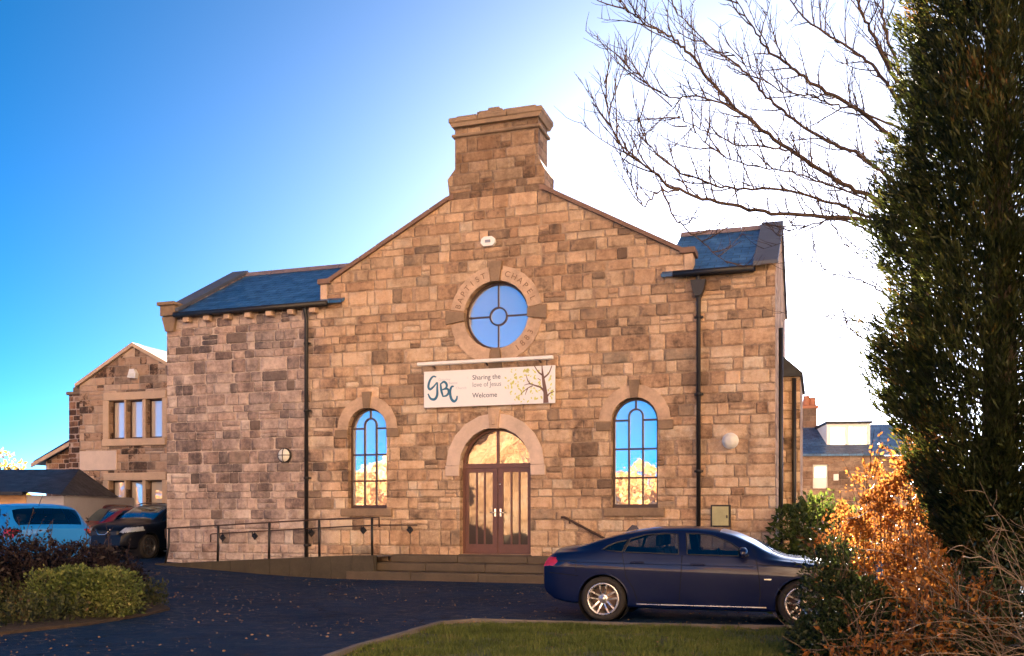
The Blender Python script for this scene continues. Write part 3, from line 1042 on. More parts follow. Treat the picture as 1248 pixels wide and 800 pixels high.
ring_text('BAPTIST', 137, r + 0.11, 0.20, 9.5)
ring_text('CHAPEL', 46, r + 0.11, 0.20, 10.5)
ring_text('1883', -42, r + 0.24, 0.20, 9.5, True)
for i0, i1 in ((0, 7), (7, 13), (13, 17)):
    tm = MB()
    for o, mw_ in LET[i0:i1]:
        tm.add([v.co.copy() for v in o.data.vertices], [tuple(p.vertices) for p in o.data.polygons], M=mw_)
        bpy.data.objects.remove(o)
    tm.build('inscription', M_ENGR, rwin, fix=False)

# ---- entrance door
cx, z0, zs, r = DR
D = MB()
D.plate(arch_outline(cx, z0, zs, r - 0.002), [[(cx - r + 0.07, z0 + 0.02), (cx + r - 0.07, z0 + 0.02), (cx + r - 0.07, zs - 0.06), (cx - r + 0.07, zs - 0.06)],
        [(cx - r + 0.07, zs + 0.05), (cx - 0.03, zs + 0.05)] + arc(cx, zs, r - 0.07, 92, 176, 16),
        [(cx + 0.03, zs + 0.05), (cx + r - 0.07, zs + 0.05)] + arc(cx, zs, r - 0.07, 4, 88, 16)], 0.22, 0.32)
door = D.build('entrance_door', M_DOOR, CH)
MB().plate(arch_outline(cx, zs, zs, r - 0.03), [], 0.266, 0.276).build('fanlight_pane', M_GLASSD, door)
for s in (-1, 1):
    a, b = sorted((cx + s * 0.008, cx + s * (r - 0.075)))
    o_ = [(a, z0 + 0.025), (b, z0 + 0.025), (b, zs - 0.065), (a, zs - 0.065)]
    inn = []
    st_in, st_out = (0.13, 0.075)
    la, lb = (a + st_in, b - st_out) if s > 0 else (a + st_out, b - st_in)
    w3 = (lb - la) / 3
    for k in range(3):
        q0 = la + w3 * k + (0.022 if k else 0); q1 = la + w3 * (k + 1) - (0.022 if k < 2 else 0)
        inn.append([(q0, z0 + 0.24), (q1, z0 + 0.24), (q1, zs - 0.17), (q0, zs - 0.17)])
    lf = MB().plate(o_, inn, 0.235, 0.29).build('door_leaf', M_DOOR, door)
    MB().box((a + 0.03, 0.258, z0 + 0.2), (b - 0.03, 0.266, zs - 0.12)).build('pane', M_GLASSL, lf)
    h = MB()
    hx = cx + s * 0.07
    h.tube([(hx, 0.235, z0 + 1.02), (hx, 0.17, z0 + 1.02), (hx + s * 0.11, 0.17, z0 + 1.02)], 0.013, 8)
    h.bbox((hx - 0.022, 0.222, z0 + 0.92), (hx + 0.022, 0.236, z0 + 1.12), 0.006)
    if s < 0:
        h.lathe([(0.0, -0.02), (0.022, -0.02), (0.022, 0.0)], 16, Matrix.Translation((cx + 0.06, 0.236, z0 + 1.72)))
    h.build('handle', M_CHROME, lf)
MB().box((cx - r - 0.1, 0.46, z0 - 0.1), (cx + r + 0.1, 0.50, zs + r + 0.1)).build('porch_backing', M_BLACK, door)
A = MB()
voussoirs(A, cx, zs, r + 0.004, r + 0.35, 0, 180, 2, y0=-0.035)
for s in (-1, 1):
    a, b = sorted((cx + s * (r + 0.004), cx + s * (r + 0.37)))
    MB().bbox((a, -0.05, zs - 0.26), (b, 0.05, zs - 0.005), 0.012).build('impost', M_DRESSP, door)
A.build('arch_surround', M_DRESSP, door)
K = MB(); keystone(K, cx, zs + r - 0.03, zs + r + 0.44, 0.21, 0.31, -0.085)
K.bbox((cx - 0.055, -0.105, zs + r + 0.06), (cx + 0.055, -0.083, zs + r + 0.30), 0.01)
K.build('keystone', M_DRESS, door)
MB().bbox((cx - r - 0.02, -0.05, z0 - 0.09), (cx + r + 0.02, 0.34, z0 - 0.002), 0.012).build('threshold', M_STEP, door)

# plinth course of larger stones, a few centimetres proud
MB().box((UL - 0.012, -0.035, -0.4), (-3.5, -0.002, 0.34)).build('plinth', M_WALL, CH)
MB().box((4.2, -0.035, -0.4), (UR + 0.012, -0.002, 0.42)).build('plinth', M_WALL, CH)
# rear annexe seen past the right corner
ax = MB()
ax.box((UR + 0.002, 4.2, -0.4), (UR + 0.45, 8.0, 5.2))
an = ax.build('annexe', M_WALL, CH)
MB().prism([(UR + 0.001, 5.2), (UR + 0.52, 5.19), (UR + 0.52, 5.27), (UR + 0.001, 5.75)], 'Y', 4.05, 8.2).build('annexe_roof', M_SLATED, an)
MB().tube([(UR + 0.10, 0.55, 5.8), (UR + 0.10, 0.55, 0.0)], 0.05, 10).build('downpipe', M_BLACK, CH)
MB().tube([(UR + 0.30, 4.1, 5.15), (UR + 0.30, 4.1, 0.0)], 0.055, 10).build('downpipe', M_BLACK, an)

def on_wall(u, z, y=0.0):
    return MCH @ Vector((u, y, z))

# ------------------------------------------------------------------ things fixed to the chapel front
def wall_thing(name, u, z, label, cat, y=0.0):
    return empty(name, on_wall(u, z, y), -TH, label, cat)

# banner
BW, BH = 3.38, 0.90
bn = wall_thing('banner', -1.82, 4.21, 'white church welcome banner with printed yellow tree above the arched door', 'banner')
MB().bbox((0, -0.13, 0), (BW, -0.09, BH), 0.006).build('panel', M_BANNER, bn)
for x in (0.3, 1.7, 3.0):
    MB().box((x, -0.088, 0.1), (x + 0.05, -0.001, 0.8)).build('mounting_batten', M_BROWN, bn)
YF = -0.1315
def stroke(mb, pts, w):
    """Brush stroke: a flat ribbon with swelling width, in the banner's plane."""
    pts = np.array(pts, float)
    # Catmull-Rom
    q = np.vstack([2 * pts[0] - pts[1], pts, 2 * pts[-1] - pts[-2]])
    out = []
    for i in range(len(pts) - 1):
        p0, p1, p2, p3 = q[i:i + 4]
        for t in np.linspace(0, 1, 8, endpoint=False):
            out.append(0.5 * (2 * p1 + (p2 - p0) * t + (2 * p0 - 5 * p1 + 4 * p2 - p3) * t * t + (3 * p1 - p0 - 3 * p2 + p3) * t ** 3))
    out.append(pts[-1]); out = np.array(out)
    d = np.gradient(out, axis=0); nrm = np.c_[-d[:, 1], d[:, 0]]; nrm /= np.linalg.norm(nrm, axis=1, keepdims=True) + 1e-9
    n_ = len(out)
    ws = np.broadcast_to(np.asarray(w, float), (n_,)) if np.ndim(w) == 0 else np.interp(np.linspace(0, 1, n_), np.linspace(0, 1, len(w)), w)
    if np.ndim(w) == 0:
        ws = ws * (0.45 + 0.75 * np.sin(np.linspace(0.25, 2.9, n_)))
    A_ = out + nrm * ws[:, None] / 2; B_ = out - nrm * ws[:, None] / 2
    v = [(p[0], YF, p[1]) for p in A_] + [(p[0], YF, p[1]) for p in B_]
    v += [(p[0], YF - 0.002, p[1]) for p in A_] + [(p[0], YF - 0.002, p[1]) for p in B_]
    f = []
    for i in range(n_ - 1):
        f.append((2 * n_ + i, 2 * n_ + i + 1, 3 * n_ + i + 1, 3 * n_ + i))
        f.append((i, i + 1, 2 * n_ + i + 1, 2 * n_ + i)); f.append((n_ + i + 1, n_ + i, 3 * n_ + i, 3 * n_ + i + 1))
    mb.add(v, f)
# crop pixel (1248x555 view) -> banner metres
def bp(px, py):
    x = (px - 70) / 1095.0
    top = 175 - 62 * x; bot = 480 - 52 * x
    return (x * BW, (bot - py) / (bot - top) * BH)
def S(mb, w, *pp):
    stroke(mb, [bp(*p) for p in pp], w)
lg = MB()
S(lg, 0.05, (178, 218), (150, 215), (122, 250), (110, 300), (125, 322), (155, 300), (185, 262))
S(lg, 0.055, (188, 262), (187, 310), (186, 370), (165, 405), (130, 400), (106, 360))
S(lg, 0.05, (215, 272), (222, 330), (238, 385))
S(lg, 0.05, (212, 280), (245, 258), (268, 280), (262, 310), (232, 325))
S(lg, 0.05, (234, 322), (275, 318), (286, 345), (268, 372), (238, 382))
S(lg, 0.055, (330, 296), (310, 300), (298, 340), (306, 395), (330, 422), (352, 405), (358, 375))
lg.build('logo', M_TEAL, bn)
def btext(body, px, py, size, mat, sx=1.0, name='lettering'):
    x, z = bp(px, py)
    return text_obj(body, size, mat, name, bn, (x, YF, z), ext=0.0015, sx=sx)
btext('Guiseley', 196, 250, 0.085, M_PALEINK, 1.1)
btext('Baptist', 285, 278, 0.085, M_PALEINK, 1.0)
btext('Church', 345, 320, 0.085, M_PALEINK, 1.1)
btext('Sharing the', 486, 240, 0.165, M_NAVYINK, 0.98)
btext('love of Jesus', 486, 300, 0.165, M_GREYINK, 0.90)
btext('Welcome', 486, 390, 0.165, M_NAVYINK, 0.98)
tr = MB()
S(tr, [0.13, 0.10, 0.08, 0.05, 0.02], (1092, 428), (1088, 350), (1075, 260), (1066, 190), (1060, 118))
S(tr, [0.05, 0.04, 0.025, 0.01], (1080, 335), (1050, 300), (1000, 282), (960, 270), (915, 282))
S(tr, [0.03, 0.02, 0.01], (968, 275), (945, 240), (930, 190))
S(tr, [0.03, 0.02, 0.008], (985, 285), (940, 310), (885, 360))
S(tr, [0.02, 0.015, 0.006], (945, 308), (930, 345), (925, 365))
S(tr, [0.045, 0.03, 0.02], (1068, 200), (1030, 170), (1000, 122))
S(tr, [0.045, 0.03, 0.02], (1075, 220), (1115, 180), (1140, 118))
S(tr, [0.02, 0.01], (1050, 240), (1025, 222))
S(tr, [0.04, 0.03, 0.015], (1102, 375), (1120, 350), (1158, 332))
tr.build('printed_tree', M_BARKINK, bn)
lf = MB()
r2 = random.Random(4)
for k in range(115):
    for _ in range(40):
        px, py = r2.uniform(750, 1158), r2.uniform(125, 425)
        if (px - 1010) ** 2 / 260 ** 2 + (py - 270) ** 2 / 185 ** 2 < 1 and abs(px - 1085) > 22:
            break
    x, z = bp(px, py); a = r2.uniform(0.6, 2.4) if r2.random() < .7 else r2.uniform(0, 3.1); L = r2.uniform(0.05, 0.10); w = L * 0.42
    if not (0.05 < x < BW - 0.06 and 0.06 < z < BH - 0.06):
        continue
    c, s = math.cos(a), math.sin(a)
    q = [(-L / 2, 0), (-L * .15, -w / 2), (L * .2, -w / 2), (L / 2, 0), (L * .2, w / 2), (-L * .15, w / 2)]
    lf.add([(x + c * p[0] - s * p[1], YF - 0.0004, z + s * p[0] + c * p[1]) for p in q], [tuple(range(6))])
lf.build('printed_leaves', M_LEAFINK, bn)
# strip light over the banner
st = wall_thing('strip_light', -1.92, 5.27, 'long white strip light fixed just over the banner', 'light fitting')
MB().bbox((0, -0.34, -0.04), (3.48, -0.22, 0.045), 0.02, seg=2).build('lamp_housing', M_WHITE, st)
for x in (0.35, 1.74, 3.1):
    MB().bar((x, -0.24, 0.0), (x, -0.003, -0.06), 0.03, 0.03).build('bracket', M_BROWN, st)

# alarm box on the gable
al = wall_thing('alarm_box', -0.15, 8.22, 'small white alarm box high on the gable below the chimney', 'alarm box')
b = MB(); b.prism([(-0.19, -0.03), (-0.12, -0.115), (0.12, -0.115), (0.19, -0.03), (0.17, 0.06), (0.10, 0.115), (-0.10, 0.115), (-0.17, 0.06)], 'Y', -0.09, -0.001)
b.build('alarm_case', M_WHITE, al)
b = MB(); b.bbox((-0.07, -0.105, -0.035), (0.07, -0.091, 0.03), 0.004); b.build('strobe', M_GREYINK, al)

def bulkhead(u, z, rr, label, guard):
    t = wall_thing('wall_lamp', u, z, label, 'wall lamp')
    m = MB(); m.lathe([(0, -0.07), (rr, -0.07), (rr * 1.02, -0.04), (rr * 1.02, -0.001), (0, -0.001)], 28); m.build('lamp_base', M_BLACK if guard else M_WHITE, t)
    m = MB(); m.lathe([(0, -0.14), (rr * .45, -0.132), (rr * .75, -0.11), (rr * .9, -0.072)], 28); m.build('lamp_cover', M_LAMP, t)
    if guard:
        m = MB()
        m.tube([(rr * .9, -0.078, 0), (rr * .7, -0.122, 0), (0, -0.15, 0), (-rr * .7, -0.122, 0), (-rr * .9, -0.078, 0)], 0.012, 6)
        m.tube([(0, -0.078, rr * .9), (0, -0.122, rr * .7), (0, -0.152, 0), (0, -0.122, -rr * .7), (0, -0.078, -rr * .9)], 0.012, 6)
        m.build('lamp_guard', M_BLACK, t)
bulkhead(-5.83, 3.12, 0.19, 'round black-rimmed bulkhead lamp with crossed guard on the wall beside the left downpipe', True)
bulkhead(5.62, 3.22, 0.18, 'plain pale round lamp without guard on the wall right of the hoppered downpipe', False)
mt = wall_thing('meter_box', 5.42, 1.28, 'dull yellow-green meter box low on the wall behind the navy saloon', 'meter box')
MB().bbox((-0.23, -0.10, 0), (0.21, -0.002, 0.50), 0.008).build('box_frame', M_BLACK, mt)
d_ = MB(); d_.bbox((-0.195, -0.112, 0.035), (0.165, -0.101, 0.465), 0.004); dd = d_.build('box_door', M_METER, mt)
MB().bbox((0.12, -0.13, 0.2), (0.145, -0.113, 0.27), 0.004).build('handle', M_BLACK, dd)
# small junction lamp on the annexe
# steps, ramp and rails
stp = empty('entrance_steps', MCH @ Vector((0, 0, 0)), -TH, 'three wide worn stone steps rising to the arched chapel door', 'steps')
def step(x0, x1, y0, z0, z1):
    m = MB()
    L = x1 - x0; n_ = max(3, int(L / 1.5))
    for i in range(n_):
        a = x0 + L * i / n_ + 0.004; b = x0 + L * (i + 1) / n_ - 0.004
        m.bbox((a, y0 + random.uniform(-.01, .01), z0), (b, -0.002, z1 - 0.004 + random.uniform(-.004, .004)), 0.018)
    return m.build('step', M_STEP, stp)
step(-2.55, 2.75, -0.50, 0.395, 0.575)
step(-2.95, 3.10, -0.92, 0.20, 0.393)
step(-3.35, 3.45, -1.32, -0.2, 0.198)

rp = empty('access_ramp', MCH @ Vector((0, 0, 0)), -TH, 'sloping stone-kerbed ramp along the left wall up to the door', 'ramp')
def zr(x):   # ramp height along the wall
    return 0.27 + (0.56 - 0.27) * float(np.clip((x + 8.7) / 5.5, 0, 1))
rk = MB(); rs = MB()
xs_ = np.linspace(-8.9, -2.62, 12)
for i in range(11):
    a, b = xs_[i] + 0.004, xs_[i + 1] - 0.004
    rk.add([(a, -1.30, -0.3), (b, -1.30, -0.3), (b, -1.12, -0.3), (a, -1.12, -0.3), (a, -1.30, zr(a) + .02), (b, -1.30, zr(b) + .02), (b, -1.12, zr(b) + .02), (a, -1.12, zr(a) + .02)],
           [(0, 3, 2, 1), (4, 5, 6, 7), (0, 1, 5, 4), (1, 2, 6, 5), (2, 3, 7, 6), (3, 0, 4, 7)])
    a, b = xs_[i], xs_[i + 1]
    rs.add([(a, -1.118, zr(a) - .02), (b, -1.118, zr(b) - .02), (b, -0.04, zr(b) - .02), (a, -0.04, zr(a) - .02)], [(0, 1, 2, 3)])
rk.build('ramp_kerb', M_KERBD, rp)
rs.build('ramp_surface', M_CONC, rp)

rl = empty('ramp_railing', MCH @ Vector((0, 0, 0)), -TH, 'thin rusty black railing on five posts along the ramp kerb', 'railing')
posts = [-8.55, -7.05, -5.55, -4.13, -2.70]
for i, x in enumerate(posts):
    m = MB(); zb = zr(x); zt = zb + 0.93
    if i == 0:
        m.tube([(x - 0.10, -1.21, zb), (x, -1.21, zb + 0.42), (x + 0.02, -1.21, zt)], 0.030, 8)
    else:
        m.tube([(x, -1.21, zb), (x + random.uniform(-.02, .02), -1.21, zt)], 0.032, 8)
    m.build('post', M_BLACK, rl)
m = MB()
pts = [(x, -1.21, zr(x) + 0.93) for x in posts]
pts = [(posts[0] - 0.08, -1.21, zr(posts[0]) + 0.66), (posts[0] - 0.10, -1.21, zr(posts[0]) + 0.90)] + pts + [(posts[-1] + 0.18, -1.21, zr(posts[-1]) + 0.94), (posts[-1] + 0.19, -1.21, zr(posts[-1]) + 0.70)]
m.tube(pts, 0.020, 8)
m.build('top_rail', M_RUST, rl)

wr = empty('wall_handrail', MCH @ Vector((0, 0, 0)), -TH, 'thin iron handrail on diamond wall plates behind the ramp railing', 'handrail')
m = MB()
pts = [(-8.05, -0.12, zr(-8.05) + 0.52), (-8.05, -0.12, zr(-8.05) + 0.72)] + [(x, -0.12, zr(x) + 0.74) for x in np.linspace(-8, -2.2, 8)] + [(-2.0, -0.12, zr(-2.2) + 0.74)]
m.tube(pts, 0.017, 8); m.build('rail', M_RUST, wr)
for x in (-7.75, -6.75, -5.05, -3.55, -2.25):
    m = MB()
    z = zr(x) + 0.62
    m.add([(x, -0.004, z - .11), (x + .10, -0.004, z), (x, -0.004, z + .11), (x - .10, -0.004, z), (x, -0.026, z - .10), (x + .09, -0.026, z), (x, -0.026, z + .10), (x - .09, -0.026, z)],
          [(4, 5, 6, 7), (0, 1, 5, 4), (1, 2, 6, 5), (2, 3, 7, 6), (3, 0, 4, 7)])
    m.tube([(x, -0.02, z), (x, -0.12, z + 0.03), (x, -0.12, z + 0.12)], 0.014, 6)
    m.build('wall_plate', M_BLACK, wr)
dr_ = empty('step_handrail', MCH @ Vector((0, 0, 0)), -TH, 'short sloping iron handrail right of the steps, above the saloon', 'handrail')
m = MB(); m.tube([(1.70, -0.10, 1.50), (1.78, -0.10, 1.50), (2.95, -0.10, 0.90), (3.05, -0.10, 0.84)], 0.03, 8); m.build('rail', M_RUST, dr_)
for x, z in ((1.9, 1.44), (2.85, 0.95)):
    m = MB(); m.tube([(x, -0.002, z - .08), (x, -0.10, z - .08), (x, -0.10, z)], 0.016, 6); m.build('bracket', M_RUST, dr_)

# ------------------------------------------------------------------ the cottage on the left
CY = 31.5
cx0 = (150 - 624) / FPX * CY
COT = empty('gabled_cottage', (cx0, CY, 0.0), -TH, 'two-storey gabled stone cottage with triple mullioned windows left of the chapel', 'cottage')
k = CY / FPX
def cz_(py): return CAMZ + (HOR - py) * k
ax_ = 1.0 / math.cos(TH)
def cxw(px, w):   # the same for a plane w metres behind the front
    r_ = (px - 624) / FPX
    return (r_ * (CY + w * math.cos(TH)) - cx0 - w * math.sin(TH)) / (math.cos(TH) + r_ * math.sin(TH))
def cxx(px):   # along the cottage front
    r_ = (px - 624) / FPX
    return (CY * r_ - cx0) / (math.cos(TH) + r_ * math.sin(TH))
xl, xp, xr = cxx(97), cxx(163), cxx(236)
ze, zp = cz_(468), cz_(424)
w_ = []
rows = [(488, 535), (586, 640)]
wcols = [(133, 152), (154, 174), (178, 198)]
for (a, b) in rows:
    for (c, d) in wcols:
        w_.append([(cxx(c), cz_(b)), (cxx(d), cz_(b)), (cxx(d), cz_(a)), (cxx(c), cz_(a))])
MB().plate([(xl, -0.3), (xr, -0.3), (xr, ze - .0), (xp, zp), (xl, ze)], w_, 0, 0.4).build('front_wall', M_COTT, COT)
sw = MB(); sw.box((xl, 0.402, -0.3), (xl + 0.35, 7, ze - .05)); sw.box((xr - .35, 0.402, -0.3), (xr, 7, ze - .05)); sw.box((xl + .352, 6.6, -0.3), (xr - .352, 7, ze)); sw.build('side_wall', M_COTT, COT)
rf = MB()
for s, xe in ((-1, xl), (1, xr)):
    sl_ = (zp - ze) / (xp - xl)
    e = xe + s * 0.12; zz = ze - 0.12 * sl_
    rf.prism([(e, zz + .03), (xp, zp + .03), (xp, zp + .13), (e, zz + .13)], 'Y', 0.30, 7.1)
rf.build('roof', M_SLATED, COT)
vg = MB()
for s, xe in ((-1, xl), (1, xr)):
    sl_ = (zp - ze) / (xp - xl)
    e = xe + s * 0.12; zz = ze - 0.12 * sl_
    vg.prism([(e, zz + .012), (xp, zp + .012), (xp, zp + .14), (e, zz + .14)], 'Y', -0.10, 0.298)
vg.build('verge_stone', M_MULL, COT)
for (a, b) in rows:
    z1, z0 = cz_(a), cz_(b)
    su = MB()
    su.bbox((cxx(127), -0.05, z1 + 0.004), (cxx(203), 0.2, z1 + 0.26), 0.012)
    su.bbox((cxx(126), -0.08, z0 - 0.24), (cxx(203), 0.2, z0 - 0.004), 0.012)
    for (c, d) in ((126, 133), (152, 154), (174, 178), (198, 204)):
        su.bbox((cxx(c) + 0.004, -0.035, z0), (cxx(d) - 0.004, 0.22, z1), 0.006)
    su.build('window_surround', M_MULL, COT)
    for (c, d) in wcols:
        x0, x1 = cxx(c), cxx(d)
        fr = MB().plate([(x0, z0), (x1, z0), (x1, z1), (x0, z1)], [[(x0 + .05, z0 + .06), (x1 - .05, z0 + .06), (x1 - .05, z1 - .05), (x0 + .05, z1 - .05)]], 0.20, 0.26).build('window', M_BROWN, COT)
        MB().box((x0 + .02, 0.225, z0 + .02), (x1 - .02, 0.232, z1 - .02)).build('pane', M_CURTG, fr)
pq = MB(); pq.bbox((cxx(98), -0.05, cz_(573)), (cxx(143), -0.003, cz_(549)), 0.01)
o = pq.build('wall_plaque', M_PLAQUE); o.matrix_world = COT.matrix_basis.copy() if False else Matrix.Translation((cx0, CY, 0)) @ Matrix.Rotation(-TH, 4, 'Z')
tag(o, 'blank pale plaque on the cottage wall below the upper windows', 'plaque')
ba = MB(); ba.bbox((cxx(99), -0.03, cz_(583)), (cxx(115), -0.004, cz_(580)), 0.006)
ba.build('stone_band', M_MULL, COT)
rs_ = empty('red_sign', (Matrix.Translation((cx0, CY, 0)) @ Matrix.Rotation(-TH, 4, 'Z')) @ Vector((cxx(104), -0.02, cz_(618))), -TH, 'tiny red sign with a white strip low on the cottage corner', 'sign')
MB().bbox((-0.20, -0.03, -0.12), (0.16, 0.0, 0.12), 0.006).build('sign_board', M_RED, rs_)
MB().box((-0.12, -0.034, -0.05), (0.09, -0.031, 0.0)).build('sign_strip', M_WHITE, rs_)
ab = empty('cottage_alarm', (Matrix.Translation((cx0, CY, 0)) @ Matrix.Rotation(-TH, 4, 'Z')) @ Vector((cxx(164), 0, cz_(457))), -TH, 'white floodlight box under the apex of the cottage gable', 'floodlight')
m = MB(); m.prism([(-0.17, -0.12), (0.14, -0.16), (0.17, 0.0), (0.08, 0.15), (-0.08, 0.15)], 'Y', -0.16, -0.01); m.build('light_case', M_WHITE, ab)
m = MB(); m.box((-0.12, -0.172, -0.10), (0.10, -0.161, 0.0)); m.build('light_glass', M_LAMP, ab)
# chimney of the cottage and its lean-to
chm = MB()
x0, x1 = cxw(84, 0.45), cxw(97, 0.45) + 0.25
chm.box((x0, 0.45, -0.3), (xl - 0.004, 1.25, cz_(476)))
ch_ = chm.build('chimney', M_RUBB, COT)
m = MB(); m.bbox((x0 - .08, 0.38, cz_(476) + .002), (xl - .004, 1.32, cz_(472)), 0.02); m.bbox((x0 + 0.10, 0.5, cz_(472) + .002), (xl - .004, 1.2, cz_(466)), 0.03); m.build('chimney_cap', M_DRESSD, ch_)
m = MB(); m.lathe([(0.10, 0), (0.12, 0.1), (0.09, 0.35), (0.11, 0.42), (0.0, 0.42)], 14, Matrix.Translation((xl - 0.18, 0.85, cz_(466))), axis='Z'); m.build('chimney_pot', M_POT, ch_)
lt = MB()
xa, xb = cxw(56, .9), xl - 0.004
lt.plate([(xa, -0.3), (xb, -0.3), (xb, cz_(524)), (xa, cz_(556))], [], 0.9, 1.3)
lt.build('lean_to_wall', M_RUBB, COT)
m = MB(); e0 = cxw(40, .6)
m.prism([(e0, cz_(563)), (xb, cz_(521)), (xb, cz_(515)), (e0, cz_(558))], 'Y', 0.62, 6.0); m.build('lean_to_roof', M_SLATED, COT)
m = MB(); m.prism([(e0 - .04, cz_(566)), (xb, cz_(525)), (xb, cz_(520)), (e0 - .04, cz_(561))], 'Y', 0.55, 0.615); m.build('verge_board', M_MULL, COT)
# shed with a dark roof, in front of the lean-to
GY = 27.0
SH = empty('garage', ((20 - 624) / FPX * GY, GY, 0.15), -R(6), 'low grey garage with dark slate roof and orange timber door at the left edge', 'garage')
k2 = GY / FPX
def sx_(px): return (px - 20) * k2
def sz_(py): return CAMZ + (HOR - py) * k2 - 0.15
m = MB(); m.plate([(sx_(-70), -0.3), (sx_(81), -0.3), (sx_(81), sz_(605)), (sx_(-70), sz_(600))], [[(sx_(-40), 0.0), (sx_(30), 0.0), (sx_(30), sz_(606)), (sx_(-40), sz_(606))]], 0, 0.25)
m.box((sx_(81) - .25, 0.252, -0.3), (sx_(81), 4, sz_(604))); m.build('wall', M_RENDER, SH)
m = MB(); m.prism([(-0.30, sz_(604)), (2.6, sz_(571)), (2.6, sz_(571) + .1), (-0.30, sz_(604) + .1)], 'X', sx_(-75), sx_(36))
m.add([(sx_(36), -.30, sz_(604) + .1), (sx_(84), -.30, sz_(606) + .05), (sx_(36), 2.6, sz_(571) + .1), (sx_(84), 2.9, sz_(606) + .05)], [(0, 1, 2), (1, 3, 2)])
m.build('roof', M_SLATED, SH)
dd = MB(); dd.box((sx_(-40), 0.05, 0.0), (sx_(30), 0.12, sz_(606)))
dd.box((sx_(-42), -0.03, sz_(606) - .02), (sx_(33), -0.003, sz_(601))); dd.box((sx_(27), -0.03, 0.0), (sx_(33), -0.004, sz_(606) - .022)); dd.build('timber_door', M_WOOD, SH)

# ------------------------------------------------------------------ the house seen past the right corner
HY = 46.0
hx0 = (1030 - 624) / FPX * HY
HS = empty('slate_roof_house', (hx0, HY, 0), -R(8), 'distant low stone house with slate roof, white dormer and tall chimney', 'house')
k3 = HY / FPX
def hx(px): return (px - 1030) * k3
def hz(py): return CAMZ + (HOR - py) * k3
m = MB(); m.plate([(hx(940), -0.3), (hx(1120), -0.3), (hx(1120), hz(556)), (hx(940), hz(556))], [[(hx(992), hz(600)), (hx(1010), hz(600)), (hx(1010), hz(566)), (hx(992), hz(566))]], 0, 0.4)
m.build('wall', M_BACK, HS)
m = MB(); m.prism([(-0.25, hz(556)), (4.6, hz(510)), (4.6, hz(510) + .1), (-0.25, hz(556) + .1)], 'X', hx(935), hx(1125))
m.prism([(4.602, hz(510)), (9.5, hz(556)), (9.5, hz(556) + .1), (4.602, hz(510) + .1)], 'X', hx(935), hx(1125)); m.build('roof', M_SLATE, HS)
m = MB(); m.box((hx(996), 4.2, hz(520)), (hx(1015), 4.9, hz(486))); chh = m.build('chimney', M_BACK, HS)
m = MB(); m.bbox((hx(993.5), 4.1, hz(486) + .002), (hx(1017), 5.0, hz(482)), 0.02); m.lathe([(0.2, 0), (0.17, .5), (0.2, .55), (0, .55)], 12, Matrix.Translation((hx(1003), 4.55, hz(482))), axis='Z')
m.lathe([(0.2, 0), (0.15, .4), (0.18, .45), (0, .45)], 12, Matrix.Translation((hx(1011), 4.55, hz(482))), axis='Z'); m.build('chimney_pot', M_POT, chh)
m = MB(); m.box((hx(1014), 1.2, hz(545)), (hx(1066), 4.0, hz(514)));
dm = m.build('dormer', M_WHITE, HS)
m = MB(); m.box((hx(1012), 1.0, hz(514) + .003), (hx(1068), 4.4, hz(511))); m.build('dormer_roof', M_SLATED, dm)
for a, b in ((1018, 1036), (1040, 1062)):
    m = MB(); m.box((hx(a), 1.17, hz(541)), (hx(b), 1.197, hz(518))); m.build('pane', M_GLASS, dm)
m = MB(); m.bbox((hx(992), 0.1, hz(600)), (hx(1010), 0.2, hz(566)), .02); dw = m.build('window', M_WHITE, HS)
m = MB(); m.box((hx(994), 0.08, hz(582)), (hx(1008), 0.097, hz(569))); m.build('pane', M_GLASS, dw)
m = MB(); m.bbox((hx(1016), -0.12, hz(586)), (hx(1022), -0.003, hz(578)), .02); m.build('meter_case', M_WHITE, HS)
GWL = MB(); GWL.box((hx(930), -4.0, -0.2), (hx(1100), -3.6, hz(598)))
o = GWL.build('garden_wall', M_BACK); o.matrix_world = Matrix.Translation((hx0, HY, 0)) @ Matrix.Rotation(-R(8), 4, 'Z')
tag(o, 'low dark stone garden wall in front of the slate roofed house', 'wall')

# ------------------------------------------------------------------ cars
def pchip(x, y, xq):
    x = np.asarray(x, float); y = np.asarray(y, float); xq = np.asarray(xq, float)
    h = np.diff(x); d = np.diff(y) / h
    m = np.zeros(len(x))
    for i in range(1, len(x) - 1):
        if d[i - 1] * d[i] > 0:
            w1 = 2 * h[i] + h[i - 1]; w2 = h[i] + 2 * h[i - 1]
            m[i] = (w1 + w2) / (w1 / d[i - 1] + w2 / d[i])
    m[0] = d[0]; m[-1] = d[-1]
    i = np.clip(np.searchsorted(x, xq) - 1, 0, len(x) - 2)
    t = np.clip((xq - x[i]) / h[i], 0, 1)
    return ((2 * t**3 - 3 * t**2 + 1) * y[i] + (t**3 - 2 * t**2 + t) * h[i] * m[i] + (-2 * t**3 + 3 * t**2) * y[i + 1] + (t**3 - t**2) * h[i] * m[i + 1])

def car_paint(name, color, coat=1.0, metallic=0.35, rough=0.35, spec=0.5):
    m = newmat(name); g = NT(m)
    co = g.n('TexCoord').outputs['Object']
    n1 = g.noise(co, 2.0, 4)
    dust = g.rng(g.noise(co, 7, 6, 0.7), 0.45, 0.75, 0, 0.02)
    col = g.mix(dust, color, (0.16, 0.14, 0.12))
    g.done(g.pbr(col, g.rng(n1, 0.3, 0.7, rough - .05, rough + .08), None, metallic, spec, coat))
    return m

